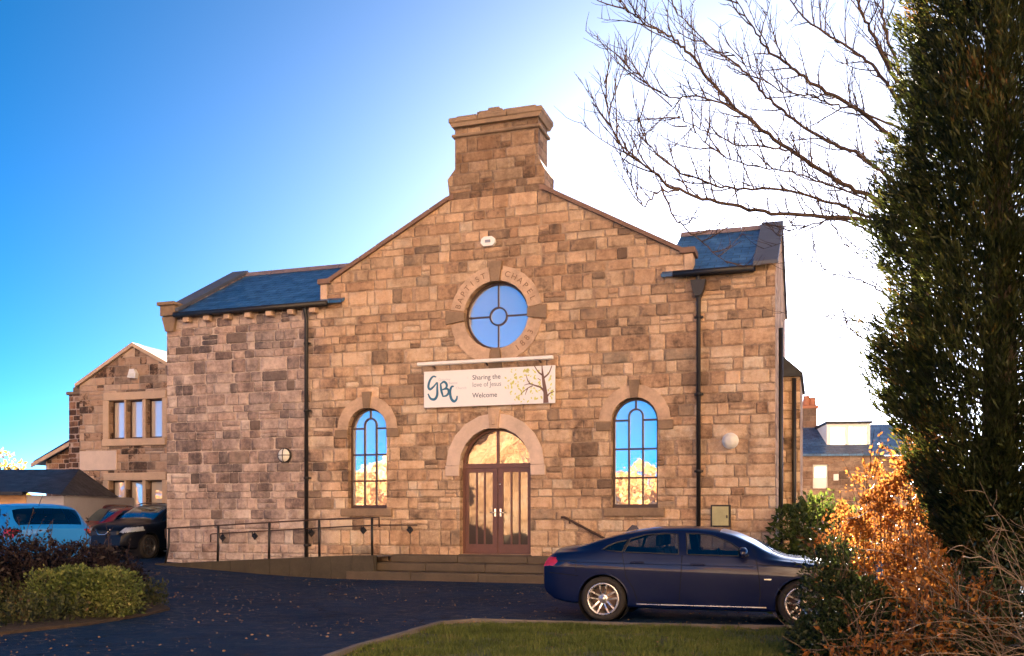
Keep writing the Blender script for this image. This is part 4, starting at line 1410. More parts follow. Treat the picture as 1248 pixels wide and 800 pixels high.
M_TYRE = plain('tyre_rubber', (0.018, 0.016, 0.016), 0.85, 0.3, 20, 0.2, 80)
M_RIM = plain('alloy_rim', (0.62, 0.60, 0.60), 0.28, 0.08, 6, metallic=0.85)
M_RIMD = plain('dark_alloy_rim', (0.10, 0.10, 0.11), 0.35, 0.1, 6, metallic=0.7)
M_DISC = plain('brake_disc', (0.20, 0.14, 0.12), 0.5, 0.3, 12, metallic=0.6)
M_CGLASS = glass_mat('car_glass', (0.75, 0.88, 1.0), 0.16, (0.010, 0.012, 0.016), 0.0, 0.01)
def see_through(name, tint, trans, rough=0.01):
    m = newmat(name); g = NT(m)
    t = g.n('BsdfTransparent'); g.put(t.inputs[0], tint)
    gl = g.n('BsdfGlossy'); g.put(gl.inputs[0], (0.85, 0.92, 1.0)); gl.inputs['Roughness'].default_value = rough
    fr = g.n('Fresnel'); fr.inputs[0].default_value = 1.55
    f = g.m('ADD', trans, g.m('MULTIPLY', fr.outputs[0], 1.3), clamp=True)
    mx = g.n('MixShader'); g.put(mx.inputs[0], f)
    g.t.links.new(t.outputs[0], mx.inputs[1]); g.t.links.new(gl.outputs[0], mx.inputs[2])
    g.done(mx.outputs[0]); return m
M_CGLASS = see_through('tinted_car_glass', (0.42, 0.46, 0.50), 0.05)
M_SEAT = plain('dark_upholstery', (0.030, 0.028, 0.030), 0.8, 0.25, 10)
M_CGLASSB = glass_mat('windscreen_glass', (0.60, 0.85, 1.0), 0.34, (0.012, 0.016, 0.022), 0.0, 0.02)
M_FROST = glass_mat('misted_windscreen', (0.8, 0.9, 1.0), 0.45, (0.20, 0.21, 0.23), 0.15, 0.28)
M_TRIM = plain('black_trim', (0.010, 0.010, 0.011), 0.35, 0.2, 9)
M_GAP = plain('shut_line', (0.003, 0.003, 0.004), 0.9, 0.1, 5)
M_TAIL = plain('red_lens', (0.42, 0.012, 0.016), 0.15, 0.25, 14, coat=1.0)
M_HEAD = plain('clear_lens', (0.45, 0.50, 0.56), 0.12, 0.35, 16, coat=1.0, metallic=0.3)
M_PLATE = plain('yellow_plate', (0.55, 0.45, 0.05), 0.4, 0.1, 6)

def wheel(parent, x, y, zc, rad, wid, out, rimmat, spokes=5):
    """out = +1/-1: which side faces outwards (y)."""
    w = bpy.data.objects.new('wheel', None); COL.objects.link(w); w.parent = parent
    w.location = (x, y, zc)
    Mx = Matrix.Scale(out, 4, (0, 1, 0))
    rr = rad * 0.72
    t = MB()
    hw = wid / 2
    t.lathe([(rr, -hw * .8), (rr + .02, -hw * .95), (rad - .035, -hw), (rad - .008, -hw * .8), (rad, -hw * .5), (rad, hw * .5), (rad - .008, hw * .8), (rad - .035, hw), (rr + .02, hw * .95), (rr, hw * .8)], 48, Mx)
    t.build('tyre', M_TYRE, w)
    r_ = MB()
    r_.lathe([(rr + .003, hw * .83), (rr - .006, hw * .92), (rr - .022, hw * .86), (rr - .035, hw * .60), (rr - .045, -hw * .7)], 48, Mx)
    for s in range(spokes):
        a0 = 2 * math.pi * s / spokes + math.pi / 2
        for dl in (-1, 1):
            p0 = (0.055, dl * 0.026); p1 = (rr - 0.015, dl * (0.052 if spokes == 5 else .03))
            ca, sa = math.cos(a0), math.sin(a0)
            f_ = lambda p, yy: (ca * p[0] - sa * p[1], yy, sa * p[0] + ca * p[1])
            wd0, wd1 = 0.016, 0.019
            v = []
            for (p, wd, yo, yi) in ((p0, wd0, hw * .62, hw * .40), (((p0[0] + p1[0]) / 2, (p0[1] + p1[1]) / 2), .016, hw * .80, hw * .5), (p1, wd1, hw * .84, hw * .55)):
                v += [f_((p[0], p[1] - wd), yi), f_((p[0], p[1] + wd), yi), f_((p[0], p[1] + wd * .7), yo), f_((p[0], p[1] - wd * .7), yo)]
            fc = [(0, 1, 2, 3), (11, 10, 9, 8)]
            for k in (0, 4):
                for q in range(4):
                    fc.append((k + (q + 1) % 4, k + q, k + 4 + q, k + 4 + (q + 1) % 4))
            r_.add(v, fc, M=Mx)
    r_.lathe([(0.075, hw * .35), (0.078, hw * .60), (0.055, hw * .66), (0.034, hw * .68), (0.032, hw * .74), (0, hw * .74)], 24, Mx)
    r_.build('rim', rimmat, w)
    d = MB(); d.lathe([(0.0, hw * .05), (rr * .78, hw * .05), (rr * .78, -.01), (0, -.01)], 32, Mx); d.build('brake_disc', M_DISC, w)
    return w

def build_car(name, spec, loc, rz, label, paint, group=None, cat='car'):
    L = spec['L']
    root = empty(name, loc, rz, label, cat, group)
    nx = int(L / spec.get('cell', 0.022)); sub = spec.get('sub', 11)
    xs = np.linspace(0, L, nx)
    C = {k_: pchip([p[0] for p in spec[k_]], [p[1] for p in spec[k_]], xs) for k_ in ('top', 'belt', 'bot', 'ymax', 'cab')}
    W = spec['W'] / 2
    e = np.ones(nx)
    rrn, frn = spec.get('rr', 0.5), spec.get('fr', 0.8)
    a = np.clip(1 - xs / rrn, 0, 1); b_ = np.clip(1 - (L - xs) / frn, 0, 1)
    ye = (1 - spec.get('rc', .16) * a ** 2.3) * (1 - spec.get('fc', .26) * b_ ** 2.3)
    ymax = C['ymax'] * W * ye
    zb, zbelt, ztop = C['bot'], C['belt'], C['top']
    h = np.maximum(ztop - zbelt, 0.01)
    cab = C['cab']                       # 1 in the cabin, 0 over bonnet and boot
    ybelt = ymax - 0.035 - 0.03 * (1 - cab)
    yrail = ybelt - 0.05 - h * 0.40 - (1 - cab) * 0.10
    zrail = zbelt + h * (0.60 + 0.27 * cab)
    zm = spec.get('crease', 0.70)
    rows = []
    zlow = zb + 0.10
    rows.append((ymax - 0.16, zb))
    rows.append((ymax - 0.045, zb + 0.03))
    rows.append((ymax - 0.022, zb * .55 + .45 * (zbelt * .5 + .05)))
    rows.append((ymax, zb + (zbelt - zb) * zm))
    rows.append((ymax - 0.010, zb + (zbelt - zb) * (zm + (1 - zm) * .55)))
    rows.append((ybelt, zbelt))
    rows.append(((ybelt + yrail) / 2 + 0.016 * cab, (zbelt + zrail) / 2))
    rows.append((yrail, zrail))
    rows.append((yrail * 0.82, zrail + (ztop - zrail) * .62))
    rows.append((yrail * 0.45, zrail + (ztop - zrail) * .93))
    rows.append((yrail * 0.0, ztop))
    RY = np.array([r_[0] for r_ in rows]).T; RZ = np.array([np.broadcast_to(r_[1], (nx,)) for r_ in rows]).T
    nk = len(rows); kk = np.arange(nk)
    tq = np.linspace(0, nk - 1, (nk - 1) * sub + 1)
    Yg = np.array([pchip(kk, RY[i], tq) for i in range(nx)]); Zg = np.array([pchip(kk, RZ[i], tq) for i in range(nx)])
    Xg = np.repeat(xs[:, None], len(tq), 1)
    # rake the nose and the tail so that they are not flat
    rake = spec.get('rake', None)
    if rake is not None:
        zr_ = np.clip((Zg - 0.2) / 0.8, 0, 1.2)
        fn = np.interp(zr_, [p[0] for p in rake[1]], [p[1] for p in rake[1]])
        rn = np.interp(zr_, [p[0] for p in rake[0]], [p[1] for p in rake[0]])
        wf = np.clip(1 - (L - Xg) / 0.5, 0, 1) ** 1.5; wr_ = np.clip(1 - Xg / 0.45, 0, 1) ** 1.5
        Xg = Xg + fn * wf + rn * wr_
    # snap to the wheel arches
    for (xw, zw, Ra) in spec['arches']:
        d = np.hypot(Xg - xw, Zg - zw); m_ = (np.abs(d - Ra) < 0.013) & (tq[None, :] < 5)
        sc = np.where(m_, Ra / np.maximum(d, 1e-6), 1)
        Xg = np.where(m_, xw + (Xg - xw) * sc, Xg); Zg = np.where(m_, zw + (Zg - zw) * sc, Zg)
    nt = len(tq)
    side = lambda sgn: np.stack([Xg, sgn * Yg, Zg], -1)
    lgrid, rgrid = side(1), side(-1)
    full = np.concatenate([rgrid, lgrid[:, -2::-1]], 1)       # right sill -> roof -> left sill
    nf = full.shape[1]
    tfull = np.concatenate([tq, tq[-2::-1]])
    sgn = np.concatenate([-np.ones(nt), np.ones(nt - 1)])
    V = full.reshape(-1, 3)
    groups = {}
    xc = (full[:-1, :-1, 0] + full[1:, 1:, 0] + full[1:, :-1, 0] + full[:-1, 1:, 0]) / 4
    zc = (full[:-1, :-1, 2] + full[1:, 1:, 2] + full[1:, :-1, 2] + full[:-1, 1:, 2]) / 4
    tc = (tfull[:-1] + tfull[1:]) / 2
    T = np.broadcast_to(tc[None, :], xc.shape)
    S_ = np.broadcast_to(((sgn[:-1] + sgn[1:]) / 2)[None, :], xc.shape)
    key = np.full(xc.shape, 'body', dtype=object)
    def inpoly(poly):
        return inside(poly, np.c_[xc.ravel(), zc.ravel()]).reshape(xc.shape)
    for nm, poly in spec['side_glass']:
        m_ = inpoly(poly) & (T > 4.6) & (T < 7.3)
        key[m_ & (S_ < 0)] = 'R|' + nm; key[m_ & (S_ >= 0)] = 'L|' + nm
    for nm, x0, x1, t0 in spec['top_glass']:
        lim = t0
        m_ = (xc > x0) & (xc < x1) & (T > lim) & (key == 'body')
        key[m_] = 'T|' + nm
    for nm, poly in spec['lights']:
        m_ = inpoly(poly) & (T < 6.2)
        key[m_ & (S_ < 0)] = 'R|' + nm; key[m_ & (S_ >= 0)] = 'L|' + nm
    for (xw, zw, Ra) in spec['arches']:
        m_ = (np.hypot(xc - xw, zc - zw) < Ra) & (T < 4.5)
        key[m_] = 'skip'
    I = np.arange(nx * nf).reshape(nx, nf)
    Q = np.stack([I[:-1, :-1], I[1:, :-1], I[1:, 1:], I[:-1, 1:]], -1)
    made = {}
    for ky in sorted(set(key.ravel())):
        if ky == 'skip':
            continue
        q = Q[key == ky]
        us, inv = np.unique(q, return_inverse=True)
        vv = V[us]; ff = inv.reshape(q.shape)
        nm = ky.split('|')[-1]
        if ky == 'body':
            mat = paint
            # close nose and tail
            c0 = [int(np.where(us == I[0, j])[0][0]) for j in range(nf) if (us == I[0, j]).any()]
            c1 = [int(np.where(us == I[-1, j])[0][0]) for j in range(nf) if (us == I[-1, j]).any()]
            me = bpy.data.meshes.new('body')
            me.from_pydata([tuple(p) for p in vv], [], [tuple(f) for f in ff] + [tuple(c0), tuple(c1[::-1])])
            me.polygons.foreach_set('use_smooth', [True] * len(ff) + [False, False])
            bm = bmesh.new(); bm.from_mesh(me); bmesh.ops.recalc_face_normals(bm, faces=bm.faces); bm.to_mesh(me); bm.free()
            me.materials.append(mat)
            ob = bpy.data.objects.new('body', me); COL.objects.link(ob); ob.parent = root
            made['body'] = ob
        else:
            mat = {'side_window': M_CGLASS, 'quarter_window': M_CGLASS, 'windscreen': spec.get('wsmat', M_CGLASS), 'rear_window': spec.get('rwmat', M_CGLASS), 'tail_light': M_TAIL, 'headlight': M_HEAD,
                   'rear_light': M_TAIL, 'grille': M_TRIM}.get(nm, M_CGLASS)
            made[ky] = np_mesh(nm, vv, ff, mat, root, True)
    def sp(x, z, off=0.0, s=-1, hi=7):
        i = int(np.clip(np.searchsorted(xs, x), 1, nx - 1)); f_ = (x - xs[i - 1]) / (xs[i] - xs[i - 1])
        n_ = hi * sub + 1
        y0 = np.interp(z, Zg[i - 1, :n_], Yg[i - 1, :n_]); y1 = np.interp(z, Zg[i, :n_], Yg[i, :n_])
        return Vector((x, s * (y0 * (1 - f_) + y1 * f_ + off), z))
    def line(pts, rad, mat, nm, s=-1, off=0.0, closed=False, dens=0.05):
        out = []
        pp = pts + [pts[0]] if closed else pts
        for (a, b) in zip(pp[:-1], pp[1:]):
            n_ = max(1, int(math.dist(a, b) / dens))
            for i in range(n_):
                out.append((a[0] + (b[0] - a[0]) * i / n_, a[1] + (b[1] - a[1]) * i / n_))
        if not closed: out.append(pp[-1])
        m_ = MB(); m_.tube([sp(x, z, off, s) for x, z in out], rad, 6, closed=closed)
        return m_
    detail = spec.get('detail', True)
    for s in (-1, 1):
        for nm, poly in spec['side_glass']:
            line(list(poly), 0.010, M_TRIM, 'window_trim', s, 0.002, True).build('window_trim', M_TRIM, root)
        if detail:
            for pts in spec['shut']:
                line(pts, 0.006, M_GAP, 'shut_line', s, -0.0015).build('panel_gap', M_GAP, root)
        for (xw, zw, Ra) in spec['arches']:
            pts = [(xw + (Ra + .002) * math.cos(R(t_)), zw + (Ra + .002) * math.sin(R(t_))) for t_ in range(-18, 200, 6)]
            pts = [p for p in pts if p[1] > float(np.interp(p[0], xs, zb)) + 0.03]
            q = MB(); q.tube([sp(x, z, -0.004, s, 5) for x, z in pts], 0.011, 6); q.build('arch_lip', spec.get('lip', paint), root)
        for (hx_, hz_) in spec['handles']:
            p = sp(hx_, hz_, 0.0, s)
            m_ = MB(); m_.bbox((p.x - 0.10, p.y + (-0.035 if s < 0 else 0.012), p.z - 0.014), (p.x + 0.10, p.y + (-0.012 if s < 0 else 0.035), p.z + 0.016), 0.008, seg=2)
            m_.bbox((p.x - 0.095, p.y - 0.015, p.z - 0.01), (p.x - 0.075, p.y + 0.015, p.z + .012), 0.003); m_.bbox((p.x + 0.075, p.y - 0.015, p.z - 0.01), (p.x + 0.095, p.y + 0.015, p.z + .012), 0.003)
            m_.build('door_handle', paint, root)
        if 'mirror' in spec:
            mx_, mz_ = spec['mirror']
            p = sp(mx_, mz_, 0.0, s)
            bm = bmesh.new(); bmesh.ops.create_uvsphere(bm, u_segments=20, v_segments=12, radius=1)
            for v in bm.verts:
                c = v.co
                c.x = np.sign(c.x) * abs(c.x) ** 0.8; c.z = np.sign(c.z) * abs(c.z) ** 0.75
                v.co = Vector((c.x * (0.075 if c.x > 0 else .04), c.y * 0.115, c.z * 0.070 - 0.02 * abs(c.y)))
            m_ = MB(); m_.bm(bm, Matrix.Translation((p.x, p.y + s * 0.13, p.z + 0.075)), True)
            m_.bar((p.x, p.y - s * 0.03, p.z + 0.01), (p.x, p.y + s * 0.07, p.z + 0.035), 0.06, 0.03)
            mo = m_.build('door_mirror', spec.get('mirmat', paint), root)
            m_ = MB(); m_.bbox((p.x - 0.05, p.y + s * 0.13 - .085, p.z + 0.03), (p.x - 0.038, p.y + s * 0.13 + .085, p.z + 0.12), .004); m_.build('mirror_glass', M_CGLASS, mo)
    # seats, wheel and dashboard behind the glass
    xb_ = float(np.interp(1, [0, 1], [0, spec['mirror'][0]])); zb_ = float(np.interp(xb_, xs, zbelt))
    for sx0 in (xb_ - 1.05, xb_ - 1.80):
        hd = min(zb_ + .33, float(np.interp(sx0 - .24, xs, ztop)) - 0.10)
        for s in (-1, 1):
            q = MB()
            q.bbox((sx0 - 0.10, s * .38 - .24, 0.42), (sx0 + 0.42, s * .38 + .24, zb_ - .42), 0.05, seg=2)
            q.prism([(sx0 - 0.20, hd - .20), (sx0 - .08, hd - .20), (sx0 + .06, zb_ - .42), (sx0 - .10, zb_ - .42)], 'Y', s * .38 - .23, s * .38 + .23)
            q.bbox((sx0 - .22, s * .38 - .12, hd - .17), (sx0 - .12, s * .38 + .12, hd), 0.03, seg=2)
            q.tube([(sx0 - .17, s * .38, hd - .23), (sx0 - .17, s * .38, hd - .13)], 0.015, 6)
            q.build('seat', M_SEAT, root)
    q = MB(); q.bbox((xb_ + .05, -W + .25, zb_ - .35), (xb_ + .45, W - .25, zb_ - .02), 0.05, seg=2); q.build('dashboard', M_SEAT, root)
    q = MB(); q.tube([(xb_ - .28 - .10 * math.sin(a_), -.38 + .18 * math.cos(a_), zb_ - .04 + .17 * math.sin(a_)) for a_ in np.linspace(0, 6.283, 20)[:-1]], 0.014, 6, closed=True); q.build('steering_wheel', M_TRIM, root)
    # dark wheel housings and floor
    m_ = MB()
    for (xw, zw, Ra) in spec['arches']:
        for s in (-1, 1):
            i = int(np.clip(np.searchsorted(xs, xw), 0, nx - 1)); yo = ymax[i] - 0.03
            m_.lathe([(Ra + .004, s * yo), (Ra + .004, s * (yo - .34)), (0.0, s * (yo - .34))], 40, Matrix.Translation((xw, 0, zw)))
    i0, i1 = np.searchsorted(xs, 0.55), np.searchsorted(xs, L - 0.5)
    m_.box((xs[i0], -W + .17, 0.2), (xs[i1], W - .17, 0.42))
    m_.build('underbody', M_GAP, root)
    for (xw, zw, Ra) in spec['arches']:
        i = int(np.clip(np.searchsorted(xs, xw), 0, nx - 1))
        for s in (-1, 1):
            wheel(root, xw, s * (ymax[i] - 0.125), spec['wr'], spec['wr'], spec.get('ww', .22), s, spec.get('rim', M_RIM), spec.get('spokes', 5))
    return root, sp, dict(xs=xs, C=C, Xg=Xg, Yg=Yg, Zg=Zg, sub=sub, ymax=ymax)

# ---- the navy four-door coupe
WR = 0.328
X1, X2 = 0.92, 3.70
coupe = dict(
    L=4.62, W=1.83, cell=0.018, sub=14,
    top=[(0, 0.98), (0.06, 1.055), (0.22, 1.085), (0.50, 1.115), (0.9, 1.225), (1.35, 1.335), (1.75, 1.385), (2.05, 1.392), (2.4, 1.375), (2.72, 1.31), (3.0, 1.19), (3.30, 1.03), (3.45, 0.975), (3.8, 0.93), (4.2, 0.86), (4.45, 0.78), (4.62, 0.66)],
    belt=[(0, 0.93), (0.12, 0.985), (0.5, 0.995), (1.0, 0.985), (2.0, 0.955), (3.0, 0.925), (3.4, 0.905), (3.8, 0.87), (4.2, 0.80), (4.45, 0.72), (4.62, 0.58)],
    bot=[(0, 0.36), (0.15, 0.28), (0.5, 0.24), (1.3, 0.20), (3.3, 0.19), (4.1, 0.20), (4.45, 0.22), (4.62, 0.26)],
    ymax=[(0, 0.97), (0.4, 0.985), (0.92, 1.0), (1.6, 0.985), (2.6, 0.985), (3.6, 1.0), (4.2, 0.985), (4.62, 0.96)],
    cab=[(0, 0.0), (0.3, 0.05), (0.75, 0.75), (1.1, 1), (2.6, 1), (3.0, 0.9), (3.30, 0.25), (3.5, 0.0), (4.62, 0)],
    rr=0.45, fr=0.9, rc=0.13, fc=0.27, crease=0.70,
    rake=([(0, 0.10), (0.35, 0.0), (0.75, 0.0), (1.0, 0.10), (1.2, 0.22)], [(0, -0.10), (0.3, 0.02), (0.6, 0.0), (0.8, -0.12)]),
    arches=[(X1, 0.325, 0.368), (X2, 0.325, 0.368)],
    side_glass=[('quarter_window', [(0.90, 1.045), (1.20, 1.015), (1.27, 1.19), (1.10, 1.15), (0.98, 1.10)]),
                ('side_window', [(1.225, 1.015), (2.01, 0.992), (1.985, 1.275), (1.78, 1.285), (1.52, 1.265), (1.30, 1.205)]),
                ('side_window', [(2.13, 0.99), (2.96, 0.975), (2.98, 0.985), (2.74, 1.155), (2.48, 1.255), (2.27, 1.283), (2.10, 1.287)])],
    top_glass=[('rear_window', 0.52, 1.22, 7.35), ('windscreen', 2.58, 3.28, 7.25)],
    lights=[('tail_light', [(-0.2, 0.78), (0.17, 0.80), (0.235, 0.86), (0.20, 0.925), (-0.2, 0.945)]),
            ('headlight', [(4.18, 0.66), (4.9, 0.58), (4.9, 0.70), (4.22, 0.74)])],
    shut=[[(2.06, 0.98), (2.05, 0.70), (2.02, 0.33), (1.98, 0.27)], [(1.20, 1.0), (1.235, 0.82), (1.26, 0.66), (1.36, 0.50), (1.42, 0.32)], [(3.08, 0.94), (3.12, 0.72), (3.14, 0.45), (3.12, 0.27)],
          [(0.24, 0.87), (0.52, 0.88), (0.52, 0.72)], [(0.10, 0.70), (0.55, 0.66)], [(1.42, 0.31), (2.0, 0.27), (3.12, 0.27)], [(3.12, 0.86), (4.05, 0.80), (4.18, 0.74)], [(4.05, 0.36), (4.2, 0.62)]],
    handles=[(1.42, 0.87), (2.28, 0.85)], mirror=(2.90, 0.96), wr=WR, ww=0.235, wsmat=M_FROST)
M_NAVY = car_paint('navy_paint', (0.0010, 0.0060, 0.042), 0.6, 0.0, 0.35, 0.2)
YAWB = R(17)
bx, by = 0.47, 14.10
cs_, sn_ = math.cos(YAWB), math.sin(YAWB)
# origin of the car is its centre line; the near side is the car's right side (-y)
BM, bsp, bg_ = build_car('parked_car', coupe, (bx + 0.80 * sn_ * 1.0, by + 0.80 * cs_, 0.0), -YAWB, 'dark navy four-door coupe with silver wheels parked before the chapel steps', M_NAVY)
m = MB()
# roof fin
m.prism([(1.10, 1.30), (1.30, 1.335), (1.27, 1.39), (1.20, 1.40)], 'Y', -0.02, 0.02); m.build('roof_fin', M_NAVY, BM)
for s in (-1, 1):   # sill blades
    MB().tube([bsp(x, 0.265, 0.004, s, 5) for x in np.linspace(1.40, 3.22, 24)], 0.011, 6).build('sill_blade', M_RIM, BM)
m = MB()   # shoulder crease
m.tube([bsp(x, 0.852 - 0.012 * (x - 1), -0.0005, -1, 5) for x in np.linspace(0.45, 3.05, 40)], 0.006, 6); m.build('shoulder_line', M_NAVY, BM)
m = MB(); p = bsp(3.24, 0.66, 0.004, -1, 5)
m.bbox((p.x - .05, p.y - .004, p.z - .012), (p.x + .05, p.y + .006, p.z + .012), .003); m.build('side_badge', M_CHROME, BM)
m = MB(); m.lathe([(0, -.004), (0.068, -.004), (.068, .004), (0, .004)], 24, Matrix.Translation((0.62, bsp(0.62, 0.78, 0, -1, 5).y - .000, 0.80)) ) if False else None
# wipers
for q_ in ([(3.30, -0.5, 1.045), (3.02, 0.05, 1.205)], [(3.30, 0.15, 1.05), (3.05, 0.55, 1.17)]):
    MB().tube(q_, 0.008, 6).build('wiper', M_TRIM, BM)

# ---- hatchback, saloon-nosed hatch and tall SUV in the side yard
hatch = dict(
    L=4.25, W=1.79, cell=0.035, sub=8, detail=True,
    top=[(0, 0.95), (0.08, 1.02), (0.25, 1.17), (0.48, 1.385), (0.60, 1.43), (1.2, 1.475), (1.9, 1.475), (2.35, 1.43), (2.75, 1.27), (3.15, 1.05), (3.3, 0.99), (3.7, 0.94), (4.05, 0.84), (4.25, 0.66)],
    belt=[(0, 0.90), (0.15, 0.98), (0.6, 0.99), (2.0, 0.95), (3.0, 0.93), (3.4, 0.91), (3.8, 0.86), (4.1, 0.76), (4.25, 0.60)],
    bot=[(0, 0.34), (0.3, 0.25), (1.2, 0.21), (3.2, 0.21), (4.0, 0.22), (4.25, 0.28)],
    ymax=[(0, 0.97), (0.5, 1.0), (3.5, 1.0), (4.25, 0.96)],
    cab=[(0, 0.4), (0.3, 0.8), (0.6, 1), (2.4, 1), (2.8, 0.8), (3.15, 0.2), (3.35, 0), (4.25, 0)],
    rr=0.5, fr=0.8, rc=0.14, fc=0.24, crease=0.72,
    rake=([(0, 0.06), (0.4, -0.02), (1.0, 0.0), (1.2, 0.03)], [(0, -0.08), (0.3, 0.03), (0.8, -0.06)]),
    arches=[(0.80, 0.31, 0.36), (3.40, 0.31, 0.36)],
    side_glass=[('side_window', [(0.72, 1.04), (1.25, 1.02), (1.25, 1.36), (0.95, 1.34), (0.76, 1.22)]), ('side_window', [(1.32, 1.02), (2.9, 0.99), (2.55, 1.22), (2.3, 1.35), (1.9, 1.385), (1.32, 1.37)])],
    top_glass=[('rear_window', 0.10, 0.46, 7.2), ('windscreen', 2.36, 3.12, 7.25)],
    lights=[('tail_light', [(-0.2, 0.78), (0.28, 0.80), (0.24, 0.95), (-0.2, 0.95)]), ('headlight', [(3.8, 0.66), (4.5, 0.60), (4.5, 0.76), (3.8, 0.80)])],
    shut=[[(1.30, 1.0), (1.28, 0.30)], [(2.55, 0.96), (2.6, 0.30)]],
    handles=[(1.45, 0.86)], mirror=(2.68, 0.97), wr=0.315, ww=0.21, spokes=5)
suv = dict(
    L=4.38, W=1.82, cell=0.035, sub=8, detail=True,
    top=[(0, 1.02), (0.08, 1.10), (0.3, 1.32), (0.6, 1.53), (1.2, 1.60), (1.9, 1.60), (2.35, 1.54), (2.75, 1.37), (3.15, 1.14), (3.35, 1.09), (3.8, 1.04), (4.15, 0.94), (4.38, 0.74)],
    belt=[(0, 0.98), (0.2, 1.08), (1.0, 1.06), (2.0, 1.02), (3.0, 1.01), (3.4, 1.0), (3.9, 0.95), (4.2, 0.85), (4.38, 0.68)],
    bot=[(0, 0.42), (0.3, 0.32), (1.2, 0.27), (3.2, 0.27), (4.0, 0.29), (4.38, 0.36)],
    ymax=[(0, 0.97), (0.5, 1.0), (3.5, 1.0), (4.38, 0.96)],
    cab=[(0, 0.4), (0.3, 0.8), (0.6, 1), (2.4, 1), (2.8, 0.8), (3.15, 0.2), (3.4, 0), (4.38, 0)],
    rr=0.5, fr=0.9, rc=0.14, fc=0.28, crease=0.72,
    rake=([(0, 0.06), (0.4, -0.02), (1.0, 0.0), (1.2, 0.03)], [(0, -0.08), (0.3, 0.03), (0.8, -0.05)]),
    arches=[(0.85, 0.36, 0.41), (3.50, 0.36, 0.41)],
    side_glass=[('side_window', [(0.8, 1.16), (1.4, 1.12), (1.4, 1.47), (1.05, 1.44)]), ('side_window', [(1.47, 1.12), (2.95, 1.07), (2.55, 1.33), (2.3, 1.46), (1.47, 1.49)])],
    top_glass=[('rear_window', 0.12, 0.5, 7.2), ('windscreen', 2.36, 3.12, 7.2)],
    lights=[('tail_light', [(-0.2, 0.88), (0.28, 0.9), (0.24, 1.05), (-0.2, 1.05)]), ('headlight', [(3.72, 0.82), (4.6, 0.72), (4.6, 0.86), (3.75, 0.935)])],
    shut=[[(1.43, 1.08), (1.42, 0.36)], [(2.62, 1.04), (2.66, 0.36)]],
    handles=[(1.6, 0.98)], mirror=(2.75, 1.05), wr=0.35, ww=0.22, rim=M_RIMD)
for d_ in (hatch, suv):
    d_['wsmat'] = M_CGLASSB
M_SKYB = car_paint('light_blue_paint', (0.010, 0.19, 0.60), 0.25, 0.0, 0.35, 0.3)
M_BLK = car_paint('black_paint', (0.003, 0.004, 0.009), 0.15, 0.0, 0.4, 0.2)
M_MAROON = car_paint('maroon_paint', (0.07, 0.008, 0.014), 1.0, 0.2, 0.35)
M_REDP = car_paint('red_paint', (0.16, 0.010, 0.014), 1.0, 0.2, 0.35)

def put_car(name, spec, px, Y, heading, label, paint, anchor, rise=0.0):
    """Heading: angle of the car's nose, degrees anticlockwise from +X; anchor = (x, y) of the car point standing at pixel px."""
    wx = (px - 624) / FPX * Y
    a = R(heading)
    ox = wx - (math.cos(a) * anchor[0] - math.sin(a) * anchor[1]); oy = Y - (math.sin(a) * anchor[0] + math.cos(a) * anchor[1])
    z = ground_z(wx, Y) + rise
    return build_car(name, spec, (ox, oy, z), a, label, paint, 'cars parked in the side yard')
h1 = put_car('parked_car', hatch, 62, 19.2, 136, 'light blue hatchback seen from behind at the left edge', M_SKYB, (0.1, 0.0), 0.06)
m = MB(); m.tube([(0.75, 0.0, 1.45), (0.52, 0.0, 1.66)], [0.008, 0.004], 6); m.build('aerial', M_TRIM, h1[0])
s1 = put_car('parked_car', suv, 183, 27.2, 251, 'black crossover with a blue-reflecting windscreen at the chapel corner', M_BLK, (3.5, 0.9), 0.0)
m = MB(); m.bbox((4.28, -0.50, 0.66), (4.36, 0.50, 0.82), .03); m.build('grille', M_TRIM, s1[0])
m = MB(); m.tube([(4.37, -0.26, 0.86), (4.40, -0.12, 0.70), (4.40, 0.12, 0.70), (4.37, 0.26, 0.86)], 0.020, 8); m.build('grille_trim', M_CHROME, s1[0])
for s in (-1, 1): MB().tube([(0.8, s * .56, 1.585), (1.1, s * .57, 1.63), (2.0, s * .57, 1.63), (2.3, s * .55, 1.58)], 0.018, 6).build('roof_rail', M_CHROME, s1[0])
put_car('parked_car', hatch, 108, 30.0, 158, 'maroon hatchback behind the light blue one, its tail turned', M_MAROON, (1.8, 0.0), 0.15)
put_car('parked_car', hatch, 118, 28.4, 246, 'small red-roofed car with blue windscreen facing out beside the crossover', M_REDP, (2.7, 0.0), 0.02)

# ------------------------------------------------------------------ vegetation
M_BARK = plain('dark_bark', (0.055, 0.036, 0.028), 0.9, 0.35, 8, 0.4, 30)
M_TWIG = plain('twig_bark', (0.075, 0.045, 0.032), 0.85, 0.3, 10)
M_DEAD = plain('grey_bramble', (0.16, 0.115, 0.085), 0.85, 0.35, 10)

def catmull(pts, n=8):
    pts = np.array(pts, float)
    q = np.vstack([2 * pts[0] - pts[1], pts, 2 * pts[-1] - pts[-2]])
    out = []
    for i in range(len(pts) - 1):
        p0, p1, p2, p3 = q[i:i + 4]
        for t in np.linspace(0, 1, n, endpoint=False):
            out.append(0.5 * (2 * p1 + (p2 - p0) * t + (2 * p0 - 5 * p1 + 4 * p2 - p3) * t * t + (3 * p1 - p0 - 3 * p2 + p3) * t ** 3))
    out.append(pts[-1])
    return np.array(out)

rt = random.Random(21)
def rvec(s=1.0):
    return Vector((rt.gauss(0, s), rt.gauss(0, s), rt.gauss(0, s)))

